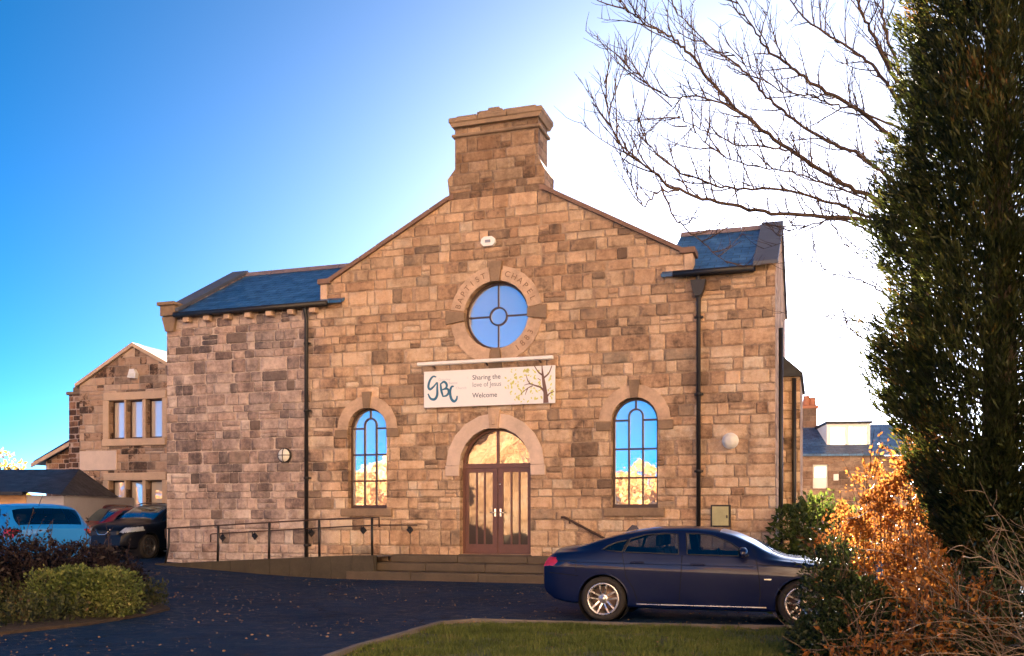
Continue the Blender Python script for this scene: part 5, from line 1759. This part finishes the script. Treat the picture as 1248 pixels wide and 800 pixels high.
def twigs(mb, path, r0, r1, level, spacing, length, up=0.35):
    """Side shoots along a path, alternating, bending upwards."""
    path = [Vector(p) for p in path]
    acc = 0.0; nxt = spacing * rt.uniform(0.5, 1.2); sgn = 1
    tot = sum((b - a).length for a, b in zip(path[:-1], path[1:]))
    run = 0.0
    for a, b in zip(path[:-1], path[1:]):
        seg = (b - a).length
        if seg < 1e-6: continue
        d = (b - a).normalized()
        while acc + seg > nxt:
            t = (nxt - acc) / seg
            p = a + (b - a) * t
            f = (run + nxt - acc) / max(tot, 1e-6)
            rr = r0 + (r1 - r0) * f
            side = d.cross(rvec()).normalized()
            dr = (d * rt.uniform(0.55, 1.0) + side * rt.uniform(0.5, 0.95) + Vector((0, 0, up * rt.uniform(0.2, 1.2)))).normalized()
            L = length * rt.uniform(0.35, 1.15) * (1.0 - 0.45 * f)
            n_ = 6 if level > 0 else 4
            pts = [p]; cur = p.copy(); dd = dr.copy()
            for i in range(n_):
                dd = (dd + rvec(0.13) + Vector((0, 0, up * 0.22))).normalized()
                cur = cur + dd * (L / n_); pts.append(cur.copy())
            q0 = max(0.0035, min(rr * 0.6, 0.012 if level else 0.006)); q1 = 0.0022
            mb.tube(pts, [q0 + (q1 - q0) * i / n_ for i in range(n_ + 1)], 4 if level == 0 else 5, caps=False)
            if level > 0:
                twigs(mb, pts, q0, q1, level - 1, spacing * 0.62, L * 0.42, up)
            nxt += spacing * rt.uniform(0.55, 1.5); sgn = -sgn
        acc += seg; run += 0
    return

# the bare tree behind the conifer: limbs sweep out to the left
BT = empty('bare_tree', (6.5, 14.8, 0), 0, 'leafless tree spreading thin arching branches left from behind the dark conifer', 'tree')
TB = Vector((6.5, 14.8, 0))
def lim(Y0, Y1, *pp):
    n_ = len(pp)
    st_ = [Vector((6.36, 14.7, 1.55 + (628 - pp[0][1] - 30) / FPX * 14.7))]
    if pp[0][0] < 1045: st_ = []
    return st_ + [P(px, py, Y0 + (Y1 - Y0) * i / (n_ - 1)) for i, (px, py) in enumerate(pp)]
limbs = [
    (0.050, lim(14.6, 12.4, (1095, 300), (1065, 272), (1000, 263), (940, 260), (885, 250), (827, 232), (790, 205), (750, 168), (735, 95))),
    (0.050, lim(14.6, 13.2, (1100, 270), (1067, 242), (1020, 220), (970, 187), (920, 150), (870, 105), (840, 66), (822, 48), (795, 33), (765, 14), (748, -8))),
    (0.040, lim(14.6, 15.5, (1100, 230), (1047, 190), (1010, 172), (960, 140), (935, 118), (905, 85), (870, 60), (840, 30), (805, -10))),
    (0.046, lim(14.6, 13.4, (1100, 180), (1047, 135), (1000, 108), (965, 82), (935, 60), (915, 30), (890, -10))),
    (0.040, lim(14.6, 15.8, (1105, 140), (1068, 85), (1035, 60), (990, 30), (965, 5), (945, -25))),
    (0.044, lim(14.6, 14.0, (1105, 120), (1072, 60), (1055, 25), (1040, -10), (1030, -60))),
    (0.040, lim(14.6, 15.0, (1105, 110), (1080, 40), (1075, 0), (1060, -60))),
    (0.034, lim(14.6, 12.9, (1090, 275), (1050, 262), (1022, 250), (960, 232), (900, 230), (860, 222), (820, 205), (785, 170), (775, 145))),
    (0.030, lim(14.6, 15.4, (1085, 300), (1055, 280), (1022, 268), (985, 275), (950, 287))),
    (0.018, lim(13.6, 13.0, (920, 150), (885, 128), (850, 118), (815, 118), (780, 92), (752, 68))),
    (0.016, lim(13.0, 12.6, (827, 232), (800, 235), (783, 250), (765, 215), (757, 192))),
    (0.016, lim(12.9, 12.6, (805, 225), (822, 265), (852, 292), (886, 322))),
    (0.020, lim(14.2, 13.9, (1047, 135), (1020, 130), (990, 118), (955, 112), (925, 95), (900, 72), (880, 60))),
    (0.020, lim(14.4, 15.2, (970, 187), (945, 180), (905, 178), (872, 165), (838, 150), (818, 130))),
    (0.020, lim(14.6, 13.0, (1060, 245), (1010, 225), (965, 210), (930, 205), (880, 190), (845, 160), (826, 142))),
    (0.018, lim(14.6, 15.6, (1080, 360), (1050, 342), (1020, 335), (995, 322), (978, 318))),
    (0.016, lim(14.6, 15.0, (1080, 400), (1050, 392), (1022, 386), (998, 384))),
    (0.014, lim(14.6, 14.8, (1080, 330), (1048, 312), (1024, 290), (1010, 262))),
    (0.014, lim(14.6, 15.2, (1085, 430), (1050, 412), (1030, 398), (1012, 398))),
]
br = MB()
for r0, pts in limbs:
    pth = catmull([tuple(p) for p in pts], 6)
    jit = np.array([rvec(0.012) for _ in pth]); pth = pth + jit
    n_ = len(pth)
    br.tube(pth, [max(0.003, 0.74 * r0 * (1 - i / n_) ** 0.75 + 0.0025) for i in range(n_)], 7)
    twigs(br, pth[int(n_ * 0.10):], r0, 0.004, 1, 0.155, 0.95, 0.40)
# forks that join the limbs to the stem
stem_top = [(6.50, 14.8, 0), (6.48, 14.8, 2.0), (6.40, 14.72, 4.2), (6.32, 14.65, 6.0), (6.30, 14.6, 8.0), (6.4, 14.65, 10.5)]
MB().tube(catmull(stem_top, 5), [0.20 - 0.005 * i for i in range(26)], 12).build('trunk', M_BARK, BT).matrix_parent_inverse = Matrix.Translation(-TB)
o = br.build('crown', M_TWIG, BT, fix=False); o.matrix_parent_inverse = Matrix.Translation(-TB)

# the tall dark conifer
CT = Vector((5.30, 10.3, 0))
CO = empty('conifer', CT, 0, 'tall dark green conifer filling the right edge of the view', 'tree')
M_CONI = leaf_mat('conifer_spray', [(0.0, (0.007, 0.010, 0.004)), (0.35, (0.015, 0.022, 0.007)), (0.62, (0.030, 0.042, 0.012)), (0.8, (0.065, 0.065, 0.018)), (0.92, (0.10, 0.055, 0.018)), (1.0, (0.15, 0.065, 0.022))], 0.35, 0.55, (1.5, 1.15, 0.6))
def con_r(z):
    return np.interp(z, [0.5, 1.6, 2.4, 3.3, 4.6, 6.2, 8.0, 9.6, 11.0], [0.15, 0.50, 0.88, 1.16, 0.98, 0.82, 0.72, 0.55, 0.1])
tk = MB(); tk.tube([(0, 0, -0.1), (0.03, 0, 3), (0, 0.02, 7), (0, 0, 10.5)], [0.22, 0.17, 0.10, 0.03], 12)
tk.build('trunk', M_BARK, CO)
pos = []; axs = []
bl = MB()
for i in range(6000):
    z = rng.uniform(0.9, 10.6); th = rng.uniform(0, 2 * np.pi)
    inner = i % 4 == 0
    lob = 1 + 0.10 * math.sin(3 * th + z * 1.3) + 0.20 * mnoise.noise(Vector((math.cos(th) * 2, math.sin(th) * 2, z * 0.9))) * 2
    rr = con_r(z) * lob * (rng.uniform(0.35, 0.75) if inner else rng.uniform(0.78, 1.0))
    c = np.array([rr * math.cos(th), rr * math.sin(th), z])
    d = np.array([math.cos(th) * 0.75, math.sin(th) * 0.75, rng.uniform(0.5, 1.1)])
    d /= np.linalg.norm(d)
    if mnoise.noise(Vector((c[0] * 1.7, c[1] * 1.7, c[2] * 1.1 + 4))) < -0.30: continue
    L = rng.uniform(0.20, 0.55)
    if i % 5 == 0:
        bl.tube([(rr * .15 * math.cos(th), rr * .15 * math.sin(th), z - 0.5 * rr * .6), tuple(c)], [0.014, 0.005], 4, caps=False)
    n_ = 52
    t = rng.uniform(-0.35, 1, n_)
    w = 0.085 * (1.1 - np.clip(t, 0, 1))
    p = c + d * (t * L)[:, None] + rng.normal(0, 1, (n_, 3)) * w[:, None]
    pos.append(p); axs.append(np.repeat(d[None], n_, 0))
bl.build('branches', M_BARK, CO, fix=False)
leaves('crown', M_CONI, np.concatenate(pos), np.concatenate(axs), 0.105, 0.17, CO, 0.1, 0.30)

def shrub(name, label, cat, loc, blobs, n, mat, size, wid, stemmat=M_TWIG, stems=24, jit=0.7, gap=0.35, group=None, shell=0.55, upw=0.3, foliage='foliage', box=0.0, shoots=40, shoot_len=0.30):
    """A bush: leaves spread through overlapping uneven volumes, with stems inside."""
    S0 = empty(name, loc, 0, label, cat, group)
    V_ = np.array([b[3] * b[4] * b[5] for b in blobs]); pr = V_ ** 0.75 / (V_ ** 0.75).sum()
    k_ = rng.choice(len(blobs), n * 2, p=pr)
    d = unit(rng.normal(0, 1, (n * 2, 3)))
    if box:
        d = d / (np.max(np.abs(d), axis=1, keepdims=True) ** box)
    rad = rng.uniform(shell ** 3, 1.0, n * 2) ** (1 / 3)
    B = np.array([b[:3] for b in blobs])[k_]; Rr = np.array([b[3:6] for b in blobs])[k_]
    q = B + d * Rr * rad[:, None]
    fb = fbm(q, 2.6, 5.0)
    q = q + d * (fb * 0.16)[:, None] * Rr
    keep = (fbm(q, 3.5, 9.0) > -gap) & (q[:, 2] > 0.02)
    q = q[keep][:n]; d = d[keep][:n]
    ax = d * 0.7 + np.array([0, 0, upw])
    st_ = MB()
    sq, sa = [], []
    for i in range(shoots):
        b = blobs[rng.integers(len(blobs))]
        dd = unit(rng.normal(0, 1, (1, 3)) + np.array([[0, 0, 0.9]]))[0]
        s0 = np.array(b[:3]) + dd * np.array(b[3:6]) * 0.75
        if s0[2] < 0.05: continue
        L_ = shoot_len * rng.uniform(0.5, 1.3)
        e0 = s0 + (dd * 0.7 + np.array([0, 0, 0.5])) * L_ * 1.2 + rng.normal(0, 0.05, 3)
        st_.tube([s0, (s0 + e0) / 2 + rng.normal(0, 0.02, 3), e0], [0.005, 0.004, 0.002], 4, caps=False)
        k2_ = rng.integers(5, 16)
        t_ = rng.uniform(0.2, 1, k2_)[:, None]
        sq.append(s0 + (e0 - s0) * t_); sa.append(np.repeat(dd[None], k2_, 0) + rng.normal(0, 0.5, (k2_, 3)))
    if sq:
        q = np.concatenate([q] + sq); ax = np.concatenate([ax] + sa)
    leaves(foliage, mat, q, ax, size * rng.choice([0.55, 0.8, 1.05, 1.4], len(q)), wid, S0, 0.3, jit)
    for i in range(stems):
        b = blobs[rng.integers(len(blobs))]
        dd = unit(rng.normal(0, 1, (1, 3)))[0]
        e = np.array(b[:3]) + dd * np.array(b[3:6]) * rng.uniform(0.5, 1.02)
        e[2] = max(e[2], 0.1)
        s = np.array([b[0] + rng.normal(0, b[3] * .25), b[1] + rng.normal(0, b[4] * .25), -0.02])
        m_ = (s + e) / 2 + rng.normal(0, 0.06, 3)
        st_.tube(catmull([s, m_, e], 4), np.linspace(0.010, 0.003, 9), 4, caps=False)
    st_.build('stems', stemmat, S0, fix=False)
    return S0

M_BEECH = leaf_mat('beech_leaf', [(0.0, (0.08, 0.030, 0.012)), (0.35, (0.20, 0.075, 0.02)), (0.7, (0.36, 0.155, 0.035)), (0.93, (0.46, 0.26, 0.06)), (1.0, (0.18, 0.20, 0.05))], 0.40, 0.4, (1.25, 1.05, 0.8))
M_DKGRN = leaf_mat('dark_evergreen_leaf', [(0.0, (0.014, 0.022, 0.010)), (0.5, (0.028, 0.045, 0.018)), (0.9, (0.055, 0.075, 0.025)), (1.0, (0.12, 0.09, 0.03))], 0.3, 0.4, (1.4, 1.1, 0.6))
M_VARI = leaf_mat('variegated_leaf', [(0.0, (0.045, 0.075, 0.02)), (0.4, (0.10, 0.14, 0.035)), (0.75, (0.22, 0.24, 0.07)), (1.0, (0.36, 0.34, 0.13))], 0.3, 0.45)
M_PURP = leaf_mat('purple_leaf', [(0.0, (0.010, 0.007, 0.010)), (0.5, (0.020, 0.013, 0.016)), (0.85, (0.038, 0.025, 0.026)), (1.0, (0.07, 0.05, 0.045))], 0.25, 0.5)
M_COVER = leaf_mat('ground_cover_leaf', [(0.0, (0.016, 0.022, 0.009)), (0.40, (0.040, 0.052, 0.018)), (0.65, (0.07, 0.075, 0.025)), (0.85, (0.10, 0.065, 0.03)), (1.0, (0.22, 0.12, 0.05))], 0.3, 0.5)
M_IVY = leaf_mat('laurel_leaf', [(0.0, (0.03, 0.05, 0.014)), (0.6, (0.07, 0.10, 0.025)), (1.0, (0.16, 0.18, 0.05))], 0.4, 0.35, (1.3, 1.1, 0.6))

shrub('beech_hedge', 'orange-brown beech hedge glowing against the sun beside the conifer', 'hedge', (4.62, 11.5, 0),
      [(-0.55, 0.0, 0.95, 0.40, 0.22, 0.80), (-0.15, 0.05, 1.15, 0.48, 0.26, 0.95), (0.30, 0.0, 1.35, 0.45, 0.26, 1.05), (-0.25, 0.0, 1.65, 0.36, 0.2, 0.50), (0.70, 0.0, 1.2, 0.5, 0.3, 0.95), (0.35, 0.0, 2.10, 0.34, 0.2, 0.45),
       (0.1, 0, 0.5, .8, .25, .5), (-0.35, -1.5, 0.75, 0.42, 0.25, 0.62), (-0.2, -2.4, 0.45, 0.5, 0.25, 0.45), (-0.5, -2.2, 0.6, 0.35, 0.25, 0.55)], 24000, M_BEECH, 0.052, 0.58, stems=190, gap=0.05, shell=0.2, shoots=120, shoot_len=0.35)
shrub('evergreen_shrub', 'dark green shrub covering the front corner of the navy saloon', 'shrub', (3.36, 9.9, 0),
      [(0, 0, 0.55, 0.36, 0.42, 0.62), (0.28, -0.1, 0.42, 0.38, 0.42, 0.50), (-0.12, 0.05, 0.25, 0.32, 0.42, 0.32), (0.05, 0.1, 1.0, 0.2, 0.25, 0.33)], 15000, M_DKGRN, 0.05, 0.42, stems=40, gap=0.3)
shrub('golden_shrub', 'low shrub with scattered golden leaves under the beech hedge', 'shrub', (3.55, 8.7, 0),
      [(0, 0, 0.22, 0.55, 0.45, 0.36), (0.5, 0.1, 0.35, 0.45, 0.4, 0.42), (-0.35, -0.1, 0.15, 0.4, 0.4, 0.25)], 1300, M_BEECH, 0.05, 0.55, stems=60, gap=0.12)
shrub('corner_shrub', 'sunlit yellow-green shrub growing at the right corner of the chapel', 'shrub', tuple(on_wall(7.0, 0, -0.2)),
      [(0, 0, 0.9, 0.55, 0.6, 0.95), (0.5, 0.3, 1.3, 0.5, 0.5, 0.75), (0.3, -0.3, 0.5, 0.6, 0.5, 0.6), (1.1, 0.6, 0.9, .7, .6, .9)], 8000, M_IVY, 0.11, 0.5, stems=30, gap=0.3)

shrub('evergreen_shrub', 'broad dark evergreen bush at the conifer foot behind the bare brambles', 'shrub', (5.6, 9.6, 0),
      [(-0.5, 0, 0.6, 0.6, 0.5, 0.65), (0.2, 0.1, 0.8, 0.7, 0.5, 0.8), (1.0, 0.1, 0.8, 0.8, 0.5, 0.9), (1.8, 0.1, 0.9, 0.8, 0.5, 0.9), (-1.0, 0.2, 0.45, 0.5, 0.4, 0.55), (-1.4, 0.3, 0.3, 0.5, 0.4, 0.4)], 27000, M_DKGRN, 0.06, 0.42, stems=60, gap=0.3)
shrub('evergreen_shrub', 'low near-black evergreen bush among the bramble stems at the bottom right corner', 'shrub', (4.75, 8.75, 0),
      [(-0.55, 0.1, 0.35, 0.40, 0.3, 0.42), (0, 0, 0.45, 0.55, 0.3, 0.5), (0.6, 0, 0.6, 0.6, 0.3, 0.65), (1.2, .1, .6, .6, .3, .7)], 13000, M_DKGRN, 0.05, 0.42, stems=50, gap=0.25)
# bramble tangle in the right foreground
BRM = empty('bramble_tangle', (4.55, 8.0, 0), 0, 'tangle of bare grey bramble stems in the right foreground', 'bramble')
bm_ = MB()
for i in range(210):
    x = rng.uniform(-0.35, 1.7); y = rng.uniform(-0.8, 0.9)
    s = Vector((x, y, -0.02)); L = rng.uniform(0.9, 2.4)
    d = Vector((rng.normal(-0.25, 0.5), rng.normal(-0.2, 0.4), rng.uniform(0.6, 1.5))).normalized()
    pts = [s]; cur = s.copy(); n_ = 10
    bend = Vector((rng.normal(-0.05, 0.12), rng.normal(0, 0.1), -rng.uniform(0.03, 0.16)))
    for k_ in range(n_):
        d = (d + bend + Vector(rng.normal(0, 0.07, 3))).normalized()
        cur = cur + d * (L / n_); pts.append(cur.copy())
        if cur.z < 0.03 and k_ > 2: break
    r0 = rng.uniform(0.0035, 0.0075)
    bm_.tube(pts, np.linspace(r0, 0.0018, len(pts)), 5, caps=False)
    if i % 2 == 0:
        twigs(bm_, pts[2:], r0, 0.002, 0, 0.16, 0.30, 0.2)
bm_.build('stems', M_DEAD, BRM, fix=False)
n_ = 3000
q = np.c_[rng.uniform(-0.5, 1.8, n_), rng.uniform(-0.6, 1.0, n_), rng.gamma(2.0, 0.42, n_)]
q = q[(q[:, 2] < 2.3) & (fbm(q, 2.0, 3.0) > -0.05)]
leaves('leaves', M_DKGRN, q, np.repeat(np.array([[0, -0.3, 0.5]]), len(q), 0), 0.055, 0.5, BRM, 0.3, 0.9)

# the planted bed on the left
def bedpt(px, py, z=0.05):
    return gp(px, py, z)
bed = [bedpt(-220, 800), bedpt(0, 776), bedpt(110, 762), bedpt(178, 750), bedpt(207, 743), bedpt(190, 735), bedpt(172, 722), bedpt(168, 705), bedpt(120, 690), bedpt(-60, 684), bedpt(-400, 690)]
sheet('planting_bed', bed, 0.045, M_SOIL, 'dark soil of the planted bed beside the drive', 'planting bed', 0.7)
zg = 0.16
def gpos(px, Y): return (px - 624) / FPX * Y
hx1, hx2 = gpos(38, 13.6), gpos(165, 13.6)
cxh = (hx1 + hx2) / 2
shrub('clipped_hedge', 'low clipped hedge with yellow-green variegated leaves in the bed', 'hedge', (cxh, 13.7, ground_z(cxh, 13.7)),
      [(-0.46, 0, 0.35, 0.30, 0.36, 0.34), (-0.12, 0, 0.37, 0.30, 0.38, 0.35), (0.20, 0, 0.36, 0.30, 0.38, 0.35), (0.48, 0, 0.34, 0.26, 0.34, 0.33)], 15000, M_VARI, 0.042, 0.55, stems=30, gap=0.5, shell=0.7, box=0.75, shoots=60, shoot_len=0.10)
for (px, Y, w, h_, lb) in ((20, 15.2, 1.15, 1.14, 'dark purple-leaved bush in front of the light blue hatchback'), (112, 15.8, 0.95, 1.0, 'dark purple-leaved bush in front of the gap between blue and black cars'), (-75, 14.6, 1.2, 1.15, 'dark purple-leaved bush cut by the left edge of the photo')):
    x = gpos(px, Y)
    shrub('purple_bush', lb, 'bush', (x, Y, ground_z(x, Y)),
          [(-w * .4, 0, h_ * .45, w * .5, 0.6, h_ * .50), (w * .35, 0, h_ * .42, w * .55, 0.6, h_ * .48), (0, -0.2, h_ * .58, w * .5, 0.5, h_ * .45), (0, 0.1, h_ * .3, w * .8, .6, h_ * .4)], 12000, M_PURP, 0.055, 0.5, stems=60, gap=0.35, group='dark bushes along the back of the bed')
def cover():
    n_ = 42000
    xs_ = rng.uniform(-9.5, -4.5, n_); ys_ = rng.uniform(11.2, 17.5, n_)
    pts = np.c_[xs_, ys_]
    pts = pts[inside(bed, pts)]
    p3 = np.c_[pts, np.zeros(len(pts))]
    hgt = np.clip(0.22 + 0.42 * fbm(p3, 0.9, 2.0), 0.07, 0.45)
    cut = fbm(p3, 1.6, 7.0) > -0.4
    pts, hgt = pts[cut], hgt[cut]
    gz = np.array([ground_z(x, y) for x, y in pts]) + 0.05
    p3 = np.c_[pts, gz + hgt * rng.uniform(0.05, 1.0, len(pts))]
    o = leaves('ground_cover', M_COVER, p3, np.repeat(np.array([[0, -0.2, 0.7]]), len(p3), 0), 0.07, 0.34, None, 0.3, 0.8)
    tag(o, 'low brown and green ground cover filling the planted bed', 'ground cover', kind='stuff')
cover()

# fallen leaves on the drive and lawn (uncountable)
M_FALL = leaf_mat('fallen_leaf', [(0.0, (0.09, 0.05, 0.03)), (0.5, (0.18, 0.11, 0.06)), (1.0, (0.32, 0.24, 0.15))], 0.1, 0.7)
def fallen():
    pts = np.c_[rng.uniform(-9, 5, 3200), rng.uniform(9.5, 23, 3200)]
    p3 = np.c_[pts, np.zeros(len(pts))]
    pts = pts[(fbm(p3, 0.5, 4.0) > 0.02)]
    edge = np.array([EDGE[i] for i in range(len(EDGE))])
    extra = []
    for a, b in zip(EDGE[:8], EDGE[1:9]):
        t = rng.uniform(0, 1, 45)[:, None]
        extra.append(np.array(a) * (1 - t) + np.array(b) * t + rng.normal(0, 0.12, (45, 2)))
    pts = np.concatenate([pts] + extra)
    z = np.array([ground_z(x, y) for x, y in pts]) + 0.014
    z = z + np.where(inside(lawn_poly, pts), 0.035, 0)
    n_ = len(pts); a = rng.uniform(0, 2 * np.pi, n_)
    ax = np.c_[np.cos(a), np.sin(a), np.zeros(n_)]
    v, f = leaf_arrays(np.c_[pts, z], ax, 0.038, 0.6, 0.4, 0.12)
    v[:, 2] = np.maximum(v[:, 2], np.repeat(z, 4) - 0.006)
    o = np_mesh('fallen_leaves', v, f, M_FALL)
    tag(o, 'scattered dry leaf crumbs on the drive', 'fallen leaves', kind='stuff')
fallen()

# ------------------------------------------------------------------ far things
def far_tree(px, py_top, Y, w, label, mat, n=2600):
    x = (px - 624) / FPX * Y; top = CAMZ + (HOR - py_top) / FPX * Y
    S0 = empty('far_tree', (x, Y, 0), 0, label, 'tree', 'trees beyond the cottages')
    m = MB(); m.tube([(0, 0, 0), (0.1, 0, top * .5), (0, 0, top * .8)], [0.22, 0.15, 0.05], 8)
    for i in range(10):
        a = rng.uniform(0, 6.28); m.tube([(0, 0, top * rng.uniform(.35, .6)), (w * .7 * math.cos(a), w * .7 * math.sin(a), top * rng.uniform(.6, .95))], [0.07, 0.02], 5)
    m.build('trunk', M_BARK, S0)
    d = unit(rng.normal(0, 1, (n, 3))); q = d * np.array([w, w, top * .36]) * (rng.uniform(.3, 1, n) ** .4)[:, None] + np.array([0, 0, top * .64])
    q = q[fbm(q, 0.9, 2.0) > -0.12]
    leaves('crown', mat, q, np.repeat(np.array([[0, 0, .4]]), len(q), 0), 0.32, 0.6, S0, .3, .9)
M_GOLD = leaf_mat('golden_leaf', [(0.0, (0.16, 0.10, 0.02)), (0.6, (0.34, 0.22, 0.04)), (1.0, (0.45, 0.34, 0.09))], 0.4, 0.5)
far_tree(0, 548, 60, 1.6, 'small golden tree beyond the garage roof', M_GOLD, 1500)

# slope behind camera: windows mirror its low part, the rest heightened for warm fill
def hills():
    m = newmat('autumn_hillside'); g = NT(m)
    co = g.n('TexCoord').outputs['Object']
    a = g.noise(co, 0.07, 6, 0.65); b = g.noise(co, 0.5, 5, 0.7)
    f = g.m('ADD', g.m('MULTIPLY', a, 0.55), g.m('MULTIPLY', b, 0.45))
    col = g.ramp(f, [(0.36, (0.22, 0.12, 0.05)), (0.47, (0.46, 0.29, 0.16)), (0.56, (0.52, 0.39, 0.26)), (0.68, (0.50, 0.44, 0.33))])
    g.done(g.pbr(col, 0.95, g.bump(b, 1.0, 1.5), spec=0.1))
    na, nr = 96, 26
    v = []; f_ = []
    for i in range(na):
        az = 2 * math.pi * i / na       # clockwise from +Y
        for j in range(nr):
            t = j / (nr - 1)
            r_ = 34 + 330 * t ** 1.5
            back = max(0.0, -math.cos(az)) ** 0.6
            d_az = (math.degrees(az) + 360) % 360
            # lower saddle where the chapel windows look, raised either side for bounce light
            hmax = 6 + 64 * back
            sad = float(smooth(196, 206, d_az) * smooth(278, 268, d_az))
            hmax *= (1 - 0.95 * sad)
            if math.cos(az) > -0.12: hmax = 0.0 if math.cos(az) > 0.0 else hmax * (-math.cos(az) / 0.12)
            hmax += 13 * math.exp(-((d_az - 229) / 5.0) ** 2)
            rise_ = float(smooth(0.0, 0.22, t))
            nz = mnoise.fractal(Vector((r_ * math.sin(az) * .02, r_ * math.cos(az) * .02, 1.7)), .6, 2, 4)
            z = hmax * rise_ * (1 + 0.25 * nz) - 0.25 * (1 - rise_)
            v.append((r_ * math.sin(az), r_ * math.cos(az), z))
    for i in range(na):
        k_ = (i + 1) % na
        for j in range(nr - 1):
            f_.append((i * nr + j, i * nr + j + 1, k_ * nr + j + 1, k_ * nr + j))
    v = np.array(v); f_ = np.array(f_)
    ok = (v[f_][:, :, 1].max(1) < -2)
    o = np_mesh('hillside', v, f_[ok], m, None, True)
    tag(o, 'out-of-view autumn hillside, partly mirrored in the chapel windows, heightened to bounce warm light', 'hillside', kind='structure')
hills()
def woods():
    m = leaf_mat('autumn_wood_leaf', [(0.0, (0.16, 0.06, 0.02)), (0.4, (0.36, 0.15, 0.04)), (0.75, (0.46, 0.24, 0.07)), (1.0, (0.42, 0.30, 0.12))], 0.25, 0.6)
    pos = []; ax = []
    for i in range(230):
        az = R(rng.uniform(120, 262)); r_ = rng.uniform(48, 110)
        c = np.array([r_ * math.sin(az), r_ * math.cos(az)])
        t = ((r_ - 34) / 330) ** (1 / 1.5)
        back = max(0.0, -math.cos(az)) ** .6
        d_az = math.degrees(az)
        hm = (6 + 64 * back) * (1 - .95 * float(smooth(196, 206, d_az) * smooth(278, 268, d_az)))
        hm += 13 * math.exp(-((d_az - 229) / 5.0) ** 2)
        z = hm * float(smooth(0, .22, t)) * 0.9
        low = float(smooth(192, 204, d_az) * smooth(278, 268, d_az))
        h_ = rng.uniform(5, 9) * (1 - 0.45 * low); w = h_ * rng.uniform(.3, .45)
        n_ = 480
        d = unit(rng.normal(0, 1, (n_, 3))); q = d * np.array([w, w, h_ * .5]) * (rng.uniform(.4, 1, n_) ** .5)[:, None] + np.array([c[0], c[1], z + h_ * .55])
        pos.append(q); ax.append(d)
    o = leaves('far_woods', m, np.concatenate(pos), np.concatenate(ax), 0.55, 0.7, None, .3, .8)
    tag(o, 'orange autumn woodland on the hillside behind the camera', 'woodland', kind='stuff')
woods()

# a tall bare tree over the road, lit by the sun and mirrored in the round window
def mirrored_tree(x, y, ht):
    T0 = empty('bare_tree', (x, y, 0), 0, 'tall sunlit bare tree beyond the road, seen mirrored in the round window', 'tree')
    MB().tube([(0, 0, -0.5), (0.1, 0, ht * .25), (0, .1, ht * .5), (0.1, 0, ht * .92)], [0.32, 0.25, 0.16, 0.03], 9).build('trunk', M_PALEBARK, T0)
    m = MB()
    for i in range(18):
        z = ht * rt.uniform(0.28, 0.85); a = rt.uniform(0, 6.28); L = ht * rt.uniform(0.18, 0.36) * (1.15 - z / ht * .6)
        d = Vector((math.cos(a), math.sin(a), rt.uniform(.4, 1.1))).normalized(); cur = Vector((0.05, 0, z)); pts = [cur.copy()]
        for k_ in range(7):
            d = (d + rvec(.10) + Vector((0, 0, .10))).normalized(); cur = cur + d * (L / 7); pts.append(cur.copy())
        m.tube(pts, [0.10 * (1 - k_ / 7.5) for k_ in range(8)], 5, caps=False)
        twigs(m, pts[1:], 0.06, 0.02, 1, 0.5, L * .5, .4)
    m.build('crown', M_PALEBARK, T0, fix=False)
M_PALEBARK = plain('sunlit_bark', (0.13, 0.085, 0.07), 0.9, 0.3, 4)
mirrored_tree(-25.0, -14.0, 13.5)
